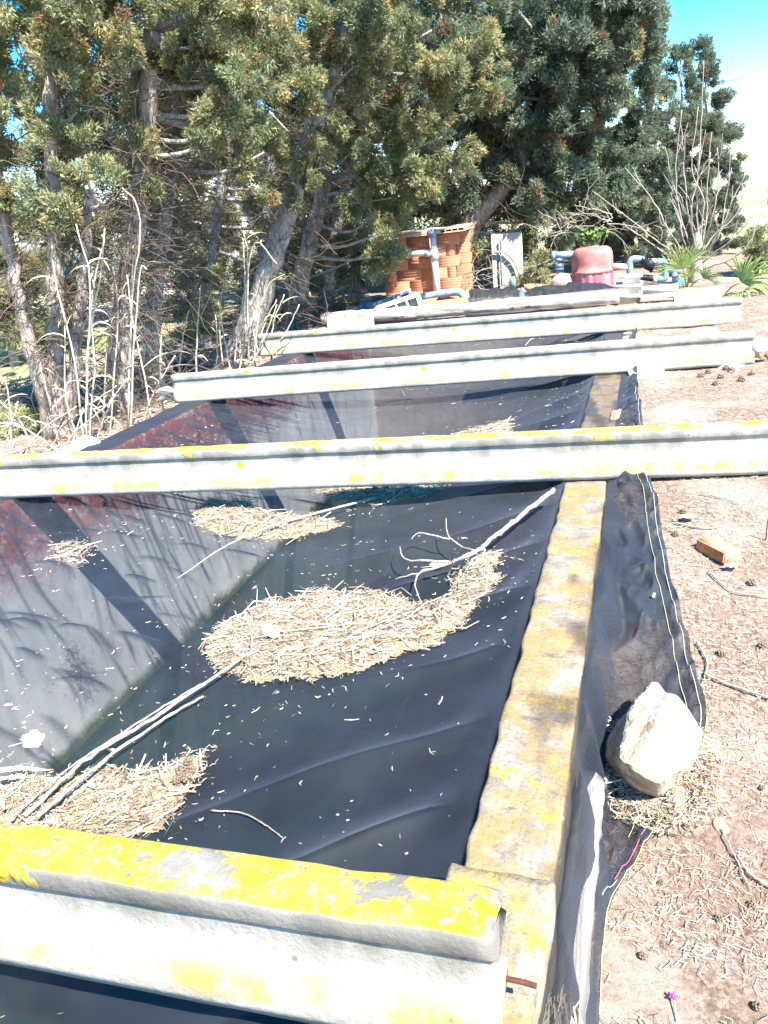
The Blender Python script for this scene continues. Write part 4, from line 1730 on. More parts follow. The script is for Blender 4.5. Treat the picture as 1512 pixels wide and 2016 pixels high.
for i in range(15):
    rw.box(rc + Rr @ np.array([-.70 + i * .1, 0, 0]), (.02, .745, .034), Rr)
rw.build('roof_web', M['roof'], roof)
# vent pipe on the shed
vp = empty('vent_pipe', (-3.2, 12.3, 0))
tag(vp, 'white grey drain pipe standing against the brick shed', 'pipe')
b = MB()
b.tube([at(863, 600, 12.27), at(851, 463, 12.27)], .058, 14)
b.build('pipe_run', M['pvc_wh'], vp, True)
b = MB()
b.tube([at(851.3, 468, 12.27), at(850, 451, 12.27)], .068, 14)
b.build('cap', M['pvc'], vp)
b = MB()
b.tube([at(854, 500, 12.27), at(832, 498, 12.27), at(798, 503, 12.28)], .045, 12)
b.build('branch_pipe', M['pvc_wh'], vp, True)
b = MB()
b.tube([at(856, 513, 12.27), at(853, 487, 12.27)], .068, 14)
b.tube([at(849, 499, 12.27), at(838, 498.5, 12.27)], .056, 12)
b.build('tee', M['pvc_wh'], vp)

# ------------------------------------------------------------------ red filter tank with its pipework
fc = at(1166, 575, 11.6)
fz0 = -.02
top = at(1166, 485, 11.6)[2]
R0 = (at(1207, 540, 11.6)[0] - at(1126, 540, 11.6)[0]) / 2
ft = empty('filter_tank', (fc[0], fc[1], fz0))
tag(ft, 'faded red pool filter tank with a ribbed pink lower half', 'filter tank')
b = MB()
hh = top - fz0
b.lathe([(0, .0), (R0 * .97, 0), (R0 * .985, .1), (R0 * .99, .28)], (fc[0], fc[1], fz0), 72, None,
        lambda r, z, a: r * (1 + .018 * np.sign(np.sin(a * 18)) * (r > .1)))
b.lathe([(R0 * .99, .28), (R0 * 1.03, .285), (R0 * 1.035, .30), (R0 * 1.03, .315), (R0, .32), (R0, .40), (R0 * .995, hh * .78), (R0 * .96, hh * .87), (R0 * .88, hh * .94), (R0 * .74, hh * .98), (R0 * .45, hh * .998), (0.0, hh)], (fc[0], fc[1], fz0), 48)
o = b.build('shell', M['filter'], None, True)
o.parent = ft
o.location = (-fc[0], -fc[1], -fz0)
me = o.data
b = MB()
b.lathe([(.0, 0), (.10, 0), (.10, .022), (.08, .030), (0, .030)], (fc[0], fc[1], top - .02), 24)
b.build('neck', M['filter'], ft, True)
# cream lid disc leaning on it
b = MB()
lc = at(1104, 556, 11.2)
b.lathe([(0, .03), (.09, .028), (.125, .018), (.145, 0), (.14, -.015), (0, -.012)], lc, 32, euler(-1.05, -.25, .25))
tag(b.build('lid_disc', M['cream'], None, True), 'round cream lid leaning against the red filter tank', 'lid')
# left pipework
lp_ = empty('inlet_pipe', at(1100, 500, 11.6))
tag(lp_, 'blue grey pipe tee on the shed side of the filter tank', 'pipe')
b = MB()
b.tube([at(1088, 503, 11.6), at(1132, 501, 11.6)], .052, 14)
b.tube([at(1086, 503, 11.6), at(1094, 503, 11.6)], .064, 14)
b.build('tee', M['pvc'], lp_)
b = MB()
b.tube([at(1100, 503, 11.6), at(1102, 570, 11.6)], .042, 14)
b.build('pipe_run', M['pvc'], lp_)
b = MB()
for y in (512, 524, 530):
    b.tube([at(1101, y - 3, 11.6), at(1101, y + 3, 11.6)], .060, 14)
b.build('union', M['pvc_dk'], lp_)
# right pipework
rp = empty('outlet_pipe', at(1240, 520, 11.6))
tag(rp, 'blue grey pipe loop with black valve on the palm side of the filter', 'pipe')
YY = 11.55
b = MB()
b.tube([at(1206, 524, YY), at(1240, 526, YY)], .040, 12)
b.build('pipe_run', M['pvc_wh'], rp, True)
b = MB()
b.tube(spline([at(1241, 562, YY), at(1240, 530, YY), at(1240, 518, YY), at(1246, 510, YY), at(1258, 510, YY), at(1268, 512, YY)], 20), .046, 12)
b.build('elbow', M['pvc'], rp, True)
b = MB()
c0, c1 = at(1262, 511, YY), at(1286, 525, YY)
b.tube([c0, c0 * .6 + c1 * .4, c0 * .5 + c1 * .5, c1], [.05, .055, .085, .075], 12)
b.tube([c1, c1 + (c1 - c0) * .12], .085, 10)
b.build('valve_body', M['black'], rp)
b = MB()
b.tube([at(1276, 515, YY), at(1296, 516, YY)], .046, 12)
b.build('pipe_run', M['pvc_wh'], rp)
b = MB()
b.tube(spline([at(1292, 516, YY), at(1304, 516, YY), at(1309, 522, YY), at(1310, 532, YY), at(1310, 543, YY), at(1305, 549, YY), at(1292, 549, YY)], 24), .048, 12)
b.build('elbow', M['pvc'], rp, True)
b = MB()
b.tube([at(1294, 549, YY), at(1286, 549, YY)], .052, 12)
b.build('sleeve', M['pvc_wh'], rp)
b = MB()
b.tube(spline([at(1286, 549, YY), at(1275, 547, YY), at(1258, 546, YY)], 8), .042, 12)
b.build('hose', M['black'], rp, True)
b = MB()
b.tube([at(1308, 532, YY), at(1346, 533, YY)], .044, 12)
b.tube([at(1329, 533, YY), at(1329, 566, YY)], .042, 12)
b.tube([at(1329, 540, YY), at(1329, 545, YY)], .055, 12)
b.build('tee', M['pvc'], rp)
b = MB()
b.box(at(1336, 558, YY - .06), (.16, .03, .05), euler(0, -.35, .1), .012)
b.build('valve_handle', M['blue'], rp)
# stacked white planters
for lab, x, y0, y1, wd, yy in (('upper of the stacked white concrete pots beside the filter', 1243, 541, 556, .29, 10.6), ('middle stacked white concrete pot beside the filter', 1236, 557, 580, .38, 10.5), ('lowest white concrete pot of the stack by the log', 1238, 577, 606, .34, 10.35)):
    c = at(x, y1, yy)
    hh_ = at(x, y0, yy)[2] - c[2]
    b = MB()
    s_ = 1 / math.sqrt(2) * 1.0
    pr_ = [(0, 0), (wd * .5, 0), (wd * .56, hh_ * .72), (wd * .66, hh_ * .74), (wd * .67, hh_), (wd * .58, hh_), (wd * .52, hh_ * .5), (0, hh_ * .48)]
    b.lathe(pr_, c, 4, euler(0, 0, .79))
    tag(b.build('concrete_pot', M['white']), lab, 'pot')
b = MB()
c = at(1372, 592, 10.0)
b.box(c, (.52, .18, .15), euler(0, 0, .05), .008)
tag(b.build('concrete_block', M['white']), 'flat white block lying on the palm end of the farthest beam', 'block')


# ------------------------------------------------------------------ foliage
def tuft_proto(seed, n=125, axis=.105, sl=.029, sw=.0118):
    r = np.random.default_rng(seed)
    V = []
    T = []
    tt = []
    for i in range(n):
        t = (i + r.random()) / n
        a = i * 2.4 + r.normal(0, .3)
        rad = .052 * math.sin(math.pi * (.12 + .80 * t)) * r.random() ** .4
        p = np.array([rad * math.cos(a), rad * math.sin(a), t * axis])
        sp = .2 + .9 * (1 - t) + r.normal(0, .7)
        d = nrm([math.sin(sp) * math.cos(a), math.sin(sp) * math.sin(a), math.cos(sp)])
        L = sl * r.uniform(.5, 1.5)
        s = nrm(np.cross(d, r.normal(size=3)))
        w_ = sw * r.uniform(.7, 1.4)
        k = len(V)
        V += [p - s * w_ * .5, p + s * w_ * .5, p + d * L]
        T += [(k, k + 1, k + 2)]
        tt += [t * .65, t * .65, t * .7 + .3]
    return np.array(V), np.array(T), np.zeros((0, 3), int), np.array(tt)


PROTO = [tuft_proto(s) for s in range(4)]
GREENS = np.array([(.270, .275, .125), (.215, .235, .110), (.330, .325, .165), (.220, .248, .132), (.192, .205, .098)])
BLUES = np.array([(.150, .190, .118), (.120, .162, .105), (.200, .230, .145), (.155, .200, .142)])
OCHRE = np.array((.46, .33, .13))
BROWN = np.array((.22, .135, .075))


def crown(blobs, scale, dens, greens, ochre, parent, brown=.03, seed=0, up=.5, shell=.45):
    r = np.random.default_rng(seed)
    P = []
    D = []
    K = []
    for bl in blobs:
        c, rad = np.asarray(bl[0]), bl[1]
        rad = np.asarray(rad if np.ndim(rad) else (rad, rad, rad * 1.1))
        area = 4 * np.pi * (rad.mean() ** 2)
        per = 8
        nlob = max(3, int(area * dens * .96 / per))
        u = r.normal(size=(nlob, 3))
        u /= np.linalg.norm(u, axis=1)[:, None]
        f = (1 - shell) + shell * r.random(nlob) ** .6
        lump_ = .80 + .45 * fbm(u[:, 0] * 2.5 + c[0] * 3, u[:, 1] * 2.5 + u[:, 2] * 2 + c[2] * 3, seed)
        lc_ = c + u * rad * (f * lump_)[:, None]
        rl = .105 * scale * r.uniform(.7, 1.3, nlob)
        ax_ = u * .8 + np.array([0, 0, up]) + r.normal(0, .25, (nlob, 3))
        ax_ /= np.linalg.norm(ax_, axis=1)[:, None]
        v = r.normal(size=(nlob, per, 3))
        v /= np.linalg.norm(v, axis=2)[:, :, None]
        v = v + ax_[:, None] * .9
        v /= np.linalg.norm(v, axis=2)[:, :, None]
        P.append((lc_[:, None] + v * (rl[:, None, None] * r.uniform(.25, 1.0, (nlob, per, 1)))).reshape(-1, 3))
        D.append((v + ax_[:, None] * .5 + r.normal(0, .2, v.shape)).reshape(-1, 3))
        K.append(np.repeat(r.random(nlob), per) * .7 + r.random(nlob * per) * .3)
    P = np.concatenate(P)
    D = np.concatenate(D)
    D /= np.linalg.norm(D, axis=1)[:, None]
    K = np.concatenate(K)
    n = len(P)
    ang = r.random(n) * 6.28
    h = np.tile(np.array([0., 0, 1]), (n, 1))
    h[np.abs(D[:, 2]) > .95] = (1, 0, 0)
    X = np.cross(h, D)
    X /= np.linalg.norm(X, axis=1)[:, None]
    Y = np.cross(D, X)
    ca, sa = np.cos(ang)[:, None], np.sin(ang)[:, None]
    X, Y = X * ca + Y * sa, Y * ca - X * sa
    S = scale * (.75 + .65 * r.random(n))
    # colour of each spray
    och = fbm(P[:, 0] * 4.5, P[:, 2] * 4.5 + P[:, 1] * 2, seed + 5) + .12 * r.random(n)
    och = (och > np.quantile(och, 1 - ochre)) if ochre > 0 else np.zeros(n, bool)
    och = och & (r.random(n) < .8)
    brn = r.random(n) < brown
    gi = greens[np.minimum((K * len(greens)).astype(int), len(greens) - 1)] * (.8 + .45 * r.random((n, 1)))
    Vs, Qs, Ts, Cs = [], [], [], []
    off = 0
    vi = r.integers(0, 4, n)
    for v in range(4):
        m_ = vi == v
        pv, pq, pt, tt = PROTO[v]
        k = m_.sum()
        if not k:
            continue
        W = (pv[None, :, 0, None] * X[m_][:, None] + pv[None, :, 1, None] * Y[m_][:, None] + pv[None, :, 2, None] * D[m_][:, None]) * S[m_][:, None, None] + P[m_][:, None]
        nv = len(pv)
        base = (np.arange(k) * nv)[:, None, None] + off
        Vs.append(W.reshape(-1, 3))
        Qs.append((pq[None] + base).reshape(-1, 3))
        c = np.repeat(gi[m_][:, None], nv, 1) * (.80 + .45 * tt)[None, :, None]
        oo = och[m_]
        if oo.any():
            f = np.clip((tt - .35) * 2.2, 0, 1)[None, :, None] * (.6 + .4 * r.random((oo.sum(), 1, 1)))
            c[oo] = c[oo] * (1 - f) + OCHRE * f
        bb = brn[m_]
        c[bb] = BROWN * (.7 + .6 * r.random((bb.sum(), 1, 1)))
        Cs.append(c.reshape(-1, 3))
        off += k * nv
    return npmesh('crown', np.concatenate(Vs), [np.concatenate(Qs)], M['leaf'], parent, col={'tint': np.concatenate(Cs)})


def twigs(parent, starts, n, length, r0=.006, spread=1.0, seed=0, name='dead_twigs', m='twig', gravity=-.15, kind='stuff'):
    r = np.random.default_rng(seed)
    b = MB()
    for i in range(n):
        p = starts[r.integers(0, len(starts))] + r.normal(0, .05, 3)
        a = r.random() * 6.28
        d = nrm([math.cos(a), math.sin(a), r.normal(.15, .5)])
        L = length * r.uniform(.4, 1.2)
        pts = [p]
        for q in range(5):
            d = nrm(d + r.normal(0, .22, 3) * spread + np.array([0, 0, gravity * .3]))
            pts.append(pts[-1] + d * L / 5)
        rr = r0 * r.uniform(.5, 1.2)
        b.tube(pts, np.linspace(rr, rr * .35, 6), 3, cap=False)
        for q in range(2):
            s0 = pts[r.integers(1, 5)]
            d2 = nrm(d + r.normal(0, .8, 3))
            l2 = L * r.uniform(.2, .45)
            b.tube([s0, s0 + d2 * l2 * .5 + r.normal(0, .02, 3), s0 + d2 * l2], [rr * .5, rr * .4, rr * .2], 3, cap=False)
    o = b.build(name, M[m], parent)
    if kind:
        o['kind'] = kind
    return o


def trunk(parent, pts, r0, r1, m='bark', name='trunk', n=22):
    b = MB()
    P = spline(pts, n)
    P = P + rng.normal(0, .010, P.shape)
    f = np.linspace(0, 1, n)
    R = r0 + (r1 - r0) * f + r0 * .45 * np.exp(-f * 14)
    b.tube(P, R, 12, bump=.22)
    b.build(name, M[m], parent, True)
    return P


def tree(label, stems, blobs, scale, dens, greens, ochre, seed, twn=0, twl=.7, m='bark', limbs=True, up=.5, brown=.03, name='cypress_tree', tw_rng=(.25, .95)):
    base = stems[0][0][0]
    root = empty(name, base)
    tag(root, label, 'tree', 'cypress trees along the tank')
    allP = []
    for pts, r0, r1 in stems:
        allP.append(trunk(root, pts, r0, r1, m))
    P = np.concatenate(allP)
    if limbs:
        rr = np.random.default_rng(seed)
        for i, bl in enumerate(blobs):
            c = np.asarray(bl[0])
            low = P[P[:, 2] < c[2] + .1]
            if len(low) == 0:
                low = P
            s = low[np.argmin(np.linalg.norm(low - c, axis=1) + .4 * np.maximum(0, low[:, 2] - c[2] + .3))]
            if np.linalg.norm(s - c) > .25:
                mid = (s + c) / 2 + np.array([0, 0, -.06]) + rr.normal(0, .05, 3)
                b = MB()
                b.tube(spline([s, mid, c], 8), np.linspace(.028, .010, 8) * (scale ** .5), 6)
                b.build('limb', M['bark_grey'], root, True)
    crown(blobs, scale, dens, greens, ochre, root, brown, seed, up)
    if twn:
        z0, z1 = P[:, 2].min(), P[:, 2].max()
        ok = P[(P[:, 2] > z0 + (z1 - z0) * tw_rng[0]) & (P[:, 2] < z0 + (z1 - z0) * tw_rng[1])]
        extra = np.array([np.asarray(b_[0]) for b_ in blobs])
        twigs(root, np.concatenate([ok, ok, ok]), twn, twl, seed=seed)
    return root


def pts(Y, *pp):
    return [at(x, y, Y if np.isscalar(Y) else Y[i]) for i, (x, y) in enumerate(pp)]


def bl(Y, *pp):
    return [(at(x, y, Y + (q[3] if len(q) > 3 else 0)), q[2]) for q in pp for x, y in [q[:2]]]


# forked tree at the far left
tree('forked three-stemmed cypress nearest the camera at the left photo edge',
     [(pts((5.55, 5.55, 5.6, 5.6, 5.6), (115, 880), (110, 700), (112, 560), (105, 400), (95, 150)), .10, .05),
      (pts((5.5, 5.4, 5.4, 5.4, 5.4), (105, 860), (75, 730), (45, 620), (20, 500), (-20, 250)), .075, .045),
      (pts((5.6, 5.6, 5.65, 5.7), (125, 860), (145, 740), (160, 600), (175, 380)), .07, .035)],
     bl(5.45, (30, 50, .42), (80, 130, .36), (20, 210, .40), (-30, 320, .42), (70, 300, .30), (120, 345, .26, -.2), (175, 385, .20, -.2), (110, 400, .22, -.2), (50, 385, .25), (190, 40, .34, .2), (130, 0, .4), (-110, 120, .5), (-140, 300, .5, .2),
        (60, -120, .55), (200, -130, .5, .3), (-90, -80, .55), (150, 220, .20, .2), (60, 180, .3, .5), (-20, 100, .5, .6), (40, 470, .22, 1.8), (140, 480, .2, 2.0), (-10, 540, .22, 2.0), (90, 540, .18, 2.2)),
     .95, 34, GREENS, .38, 101, 320, .7)
tree('straight brown cypress trunk standing by the dry reeds',
     [(pts(6.3, (232, 830), (238, 700), (250, 560), (268, 420), (285, 280), (300, 60)), .13, .07)],
     bl(6.4, (260, 60, .40), (330, 40, .42), (410, 80, .40), (440, 170, .36), (390, 215, .30), (470, 240, .26), (330, 150, .34), (250, 130, .30), (480, 120, .3), (300, -80, .5), (420, -60, .5), (300, 250, .16), (290, 320, .13, -.2), (370, 130, .4, .5), (470, 30, .42, .2),
        (490, 180, .28), (440, 260, .22, -.1)),
     .95, 34, GREENS, .42, 102, 380, .9)
tree('slim greyish cypress trunk just behind the straight brown one',
     [(pts(7.2, (302, 800), (300, 650), (318, 480), (340, 340), (360, 100)), .11, .05)],
     bl(7.8, (360, 140, .45), (470, 60, .5), (520, 180, .45), (400, 280, .25), (300, 40, .5), (430, -60, .6), (520, 300, .3), (450, 330, .22), (350, 400, .2)),
     1.05, 26, GREENS, .2, 103, 420, 1.0, 'bark_grey')
tree('thick pale cypress trunk leaning towards the shed',
     [(pts((8.9, 8.9, 8.9, 8.9, 8.9, 8.9), (468, 715), (505, 600), (548, 470), (590, 340), (628, 220), (690, 20)), .165, .08)],
     bl(8.7, (560, 90, .48), (630, 50, .5), (600, 170, .40), (530, 220, .30, -.3), (575, 250, .26, -.3), (610, 300, .20, -.3), (575, 360, .18, -.3), (700, 130, .45), (660, 190, .3), (540, 20, .5), (650, -70, .65), (760, -50, .6), (500, 150, .3), (620, 120, .5, .6), (520, 400, .16),
        (740, 60, .45, .3)),
     1.1, 26, GREENS, .25, 104, 260, .9, 'bark_grey')
tree('brown cypress trunk between the leaning trunk and the shed',
     [(pts(10.4, (572, 672), (590, 560), (615, 450), (640, 350), (655, 200)), .14, .08)],
     bl(9.9, (730, 230, .50), (790, 310, .50), (700, 380, .30), (740, 420, .22), (830, 190, .6), (870, 270, .5), (768, 450, .14), (752, 505, .10), (770, 390, .22), (690, 300, .3), (840, 330, .32), (740, 130, .55), (900, 200, .5), (760, 20, .7), (850, 60, .7), (730, 330, .4, .4)),
     1.25, 24, GREENS, .28, 105, 260, .9)
tree('dark slender cypress trunk closest to the pump shed',
     [(pts(11.3, (636, 655), (645, 560), (660, 450), (690, 300), (720, 100)), .12, .06)],
     bl(11.6, (820, 20, .75), (900, 100, .7), (740, 60, .7), (700, 200, .5), (690, 470, .28), (690, 520, .2), (710, 410, .28), (660, 330, .35), (860, 330, .34), (810, 340, .28), (650, 200, .5)),
     1.4, 20, BLUES, .1, 106, 320, 1.0)
tree('dark twiggy cypress in the shade behind the trunks',
     [(pts(9.6, (400, 690), (410, 560), (430, 420), (450, 250)), .09, .05), (pts(10.6, (510, 670), (515, 560), (525, 430), (540, 250)), .10, .05)],
     bl(11.4, (310, 330, .4), (390, 370, .45), (470, 400, .5), (540, 450, .5), (455, 500, .42), (600, 430, .5), (640, 520, .5), (690, 560, .45), (560, 560, .4), (390, 250, .5), (500, 300, .5), (600, 300, .5), (500, 600, .35), (620, 600, .35), (720, 500, .4), (400, 560, .25), (320, 460, .35), (350, 520, .3), (300, 400, .3), (270, 350, .25)),
     1.5, 14, GREENS[[1, 4]], 0, 107, 520, 1.2, 'bark_grey', tw_rng=(.1, .95))
tree('young bright green cypress sapling between the brown trunks',
     [(pts(8.0, (362, 735), (372, 650), (385, 540)), .03, .015)],
     bl(8.0, (385, 570, .15), (400, 610, .13), (380, 640, .12), (395, 540, .13), (365, 600, .12), (400, 660, .10)),
     .9, 40, GREENS[[0, 2]] * 1.1, 0, 108, 20, .3)
tree('broad cypress with a leaning trunk rising behind the shed',
     [(pts((13.6, 13.6, 13.6, 13.6, 13.8, 14), (905, 570), (910, 500), (935, 430), (985, 375), (1045, 270), (1100, 120)), .22, .10)],
     bl(13.6, (930, 290, .75), (980, 170, .85), (1080, 110, .95), (1170, 70, .80), (1215, 30, .55), (1225, 110, .40), (1190, 170, .55), (1080, 240, .8), (1150, 260, .65), (1000, 390, .5), (1070, 370, .55), (1130, 340, .5), (935, 385, .40), (880, 370, .3), (1050, 440, .22),
        (900, 60, .9), (1100, -60, 1.2), (950, -60, 1.0), (1200, -60, .6), (1010, 280, .7), (890, 330, .6), (1180, 330, .4), (1090, 430, .25), (1040, 160, 1.0, .7), (1150, 160, .9, .6), (950, 510, .22), (1000, 330, .6, .5), (870, 180, .7, .4)),
     1.75, 16.5, BLUES, .12, 109, 160, 1.3, up=.25)
tree('dark cypress filling the gap behind the filter tank',
     [(pts(15.2, (1238, 540), (1240, 450), (1255, 320), (1285, 200)), .11, .02)],
     bl(15.2, (1290, 108, 0.090), (1290, 135, 0.166), (1289, 170, 0.256), (1284, 220, 0.358), (1272, 290, 0.486), (1250, 370, 0.563), (1212, 440, 0.512), (1270, 450, 0.486), (1180, 395, 0.410), (1240, 260, 0.384), (1245, 340, 0.461, -.35), (1235, 420, 0.435, -.35), (1160, 470, 0.307), (1230, 500, 0.320), (1300, 400, 0.435)),
     1.25, 46, BLUES, .04, 110, 140, 1.2, up=.8)
tree('spired dark cypress behind the bare fig shoots',
     [(pts(15.8, (1335, 535), (1337, 420), (1340, 280), (1341, 170)), .09, .010)],
     bl(15.8, (1340, 118, 0.077), (1340, 145, 0.154), (1340, 185, 0.256), (1338, 240, 0.384), (1342, 310, 0.461), (1332, 380, 0.538), (1345, 440, 0.486), (1320, 490, 0.435)),
     1.1, 56, BLUES, .04, 111, 80, 1.0, up=1.1)
tree('cypress with the thinnest spire, last before the open field',
     [(pts(16.2, (1398, 530), (1396, 420), (1392, 280), (1386, 140)), .08, .008)],
     bl(16.2, (1385, 98, 0.038), (1386, 120, 0.064), (1387, 145, 0.090), (1389, 175, 0.154), (1395, 225, 0.282), (1402, 290, 0.384), (1398, 370, 0.435), (1400, 440, 0.410), (1418, 205, 0.128), (1430, 330, .26), (1432, 470, .28), (1425, 265, .16), (1376, 300, 0.435), (1428, 395, 0.179), (1426, 440, 0.205), (1390, 500, 0.358), (1418, 265, 0.205)),
     1.0, 66, BLUES, .04, 112, 60, 1.0, up=1.2)

# second row of trees closing the view behind the trunks
ROW = [('back-row cypress glimpsed left of the straight brown trunk', -8.7, 11.4, .8, .9), ('back-row cypress behind the slim greyish trunk', -8.0, 12.7, .9, .3), ('back-row cypress behind the green sapling', -7.3, 13.6, .9, .2),
       ('back-row cypress behind the thick leaning trunk', -6.4, 14.2, .95, .2), ('back-row cypress behind the dark slender trunk', -5.6, 15.0, .95, .1), ('back-row cypress behind the tree side of the brick shed', -4.6, 15.8, 1.0, .1),
       ('back-row cypress behind the brick shed and leaning trunk', -3.5, 16.6, 1.0, .1), ('back-row cypress behind the beige slab', -2.3, 17.2, 1.0, .1), ('back-row cypress behind the filter tank', -.9, 17.6, .95, .1),
       ('back-row cypress at the far left photo edge', -12.6, 11.6, 1.1, 2.0), ('low dark cypress bush between the forked cypress and the straight trunk', -9.4, 10.6, .75, -.2),
       ('low dark cypress bush directly behind the forked cypress stems', -8.9, 9.0, .6, -.25), ('low dark cypress bush past the left photo edge of the forked cypress', -11.2, 9.6, .8, -.2)]
for i_, (lab, x, y, rr, z0) in enumerate(ROW):
    g0 = float(gz(x, y))
    bls = []
    for zc in np.arange(z0 + .5, 1.9 if 'bush' in lab else 5.2, .65 if 'bush' in lab else .75):
        f = 1 - .35 * max(0, zc - 3) / 2.2
        for q in range(2):
            bls.append((np.array([x + rng.normal(0, .28), y + rng.normal(0, .25), zc + rng.normal(0, .15)]), rr * f * rng.uniform(.62, .85)))
    tree(lab, [([np.array([x, y, g0 - .1]), np.array([x + .05, y, .8]), np.array([x, y + .1, 1.6 if 'bush' in lab else 4.8])], .14 if 'bush' not in lab else .06, .03)], bls, 2.5, 4.6, GREENS[[0, 1, 4]] * .9, .06, 400 + i_, 40, 1.2, 'bark_grey', limbs=False)

# bush on the bank at the right edge
root = empty('round_bush', at(1500, 545, 12.5))
tag(root, 'small dark green bush at the right photo edge beyond the palm', 'bush')
twigs(root, np.array([at(1500, 540, 12.5)]), 14, .5, .01, seed=201, name='stem', kind=None)
crown(bl(12.5, (1500, 500, .20), (1520, 480, .25), (1485, 510, .12), (1525, 520, .22)), 1.1, 40, GREENS[[0, 1, 4]], 0, root, 0, 201)
# green weeds near the slab
root = empty('green_weeds', at(1050, 550, 13.0))
tag(root, 'low green creeper growing beside the beige slab', 'weeds')
twigs(root, np.array([at(1050, 560, 13.0)]), 10, .4, .008, seed=202, name='stem', kind=None)
crown(bl(13.0, (1050, 540, .16), (1062, 525, .12), (1042, 555, .14)), 1.0, 40, GREENS[[0, 2]] * 1.2, 0, root, 0, 202)
root = empty('green_weeds', on_ground(30, 850))
tag(root, 'small green seedling at the foot of the forked cypress', 'weeds')
twigs(root, np.array([on_ground(30, 850)]), 6, .25, .004, seed=203, name='stem', kind=None)
crown(bl(5.6, (28, 835, .10), (15, 842, .08), (50, 838, .07)), .7, 60, GREENS[[0, 2]] * 1.4, 0, root, 0, 203)


# leafy weed on top of the filter tank
def broadleaf(b, p, d, L, w_):
    s = nrm(np.cross(d, rng.normal(size=3)))
    u = np.cross(s, d)
    V = [p, p + d * L * .35 - s * w_ / 2 + u * L * .1, p + d * L * .35 + s * w_ / 2 + u * L * .1, p + d * L * .7 - s * w_ * .42, p + d * L * .7 + s * w_ * .42, p + d * L - u * L * .15]
    b.add(V, [(1, 2, 4, 3)], [(0, 2, 1), (3, 4, 5)])


wd_ = empty('leafy_weed', at(1166, 484, 11.6))
tag(wd_, 'bright green leafy weed sprouting on top of the red filter tank', 'weed')
b = MB()
b2 = MB()
for i in range(14):
    p = at(1150 + rng.random() * 36, 486, 11.6)
    q = p + np.array([rng.normal(0, .06), rng.normal(0, .05), .10 + .16 * rng.random()])
    b.tube(spline([p, (p + q) / 2 + rng.normal(0, .02, 3), q], 6), .005, 4)
    for j in range(9):
        broadleaf(b2, p + (q - p) * rng.uniform(.4, 1), nrm(rng.normal(size=3) + np.array([0, 0, .4])), .06 + .04 * rng.random(), .045)
b.build('stems', M['fig'], wd_)
b2.build('leaves', simple('weed_leaf', (.13, .22, .05), .6, .35, 20, 0), wd_)['kind'] = 'stuff'

# ------------------------------------------------------------------ dry reeds
CANES = [
    ('tall dry reed clump with hanging leaves beside the forked cypress', 5.0, [((170, 880), (172, 700), (178, 560), (150, 440)), ((180, 870), (170, 720), (195, 560), (207, 450)), ((165, 880), (145, 700), (110, 560), (100, 470)), ((175, 890), (185, 720), (180, 600), (205, 470))], 9),
    ('bent golden reed arching over beside the straight cypress trunk', 5.6, [((252, 860), (256, 700), (262, 560), (276, 470), (268, 400), (232, 362)), ((258, 860), (262, 720), (275, 540), (290, 530))], 5),
    ('bleached reed clump with broken tops below the leaning trunk', 8.0, [((478, 720), (485, 600), (488, 500), (478, 455)), ((490, 720), (488, 600), (492, 500), (510, 470)), ((470, 720), (480, 620), (500, 480), (545, 520)), ((460, 725), (470, 640), (482, 560), (478, 470)), ((500, 712), (510, 620), (530, 560), (560, 540)),
                                                                          ((440, 735), (432, 640), (438, 570), (455, 575))], 7),
    ('loose fan of dry reeds at the tree end of the farthest beam', 7.6, [((470, 735), (480, 680), (500, 600)), ((455, 735), (440, 660), (430, 590)), ((500, 720), (520, 640), (545, 590)), ((530, 690), (540, 630), (560, 580)), ((425, 740), (428, 680), (424, 620)), ((485, 730), (510, 690), (545, 600)), ((515, 715), (500, 660), (490, 610)),
                                                                         ((540, 690), (560, 660), (590, 600))], 4),
    ('thin upright dry reeds in front of the green sapling', 7.0, [((385, 740), (388, 660), (395, 560)), ((352, 750), (356, 690), (372, 610)), ((310, 790), (318, 700), (300, 600))], 3),
    ('slender pale reeds crossing in front of the straight trunk', 5.7, [((215, 880), (225, 740), (232, 620), (222, 520)), ((300, 850), (285, 740), (262, 640), (250, 540)), ((330, 860), (315, 760), (318, 660)), ((200, 880), (205, 780), (215, 650), (240, 600)), ((270, 870), (300, 780), (345, 700))], 6),
    ('low arching reeds behind the white squarish stone', 5.1, [((120, 890), (100, 800), (80, 720)), ((140, 890), (165, 810), (230, 760)), ((160, 890), (130, 780), (128, 640)), ((100, 890), (130, 830), (200, 800)), ((185, 880), (215, 800), (250, 745))], 6),
    ('short dry reeds leaning across at the left photo edge', 4.7, [((20, 900), (22, 820), (10, 740)), ((45, 905), (80, 850), (150, 800)), ((70, 905), (40, 830), (0, 790)), ((0, 905), (15, 860), (35, 800)), ((110, 905), (150, 850), (220, 790)), ((130, 900), (60, 850), (20, 830))], 5),
]
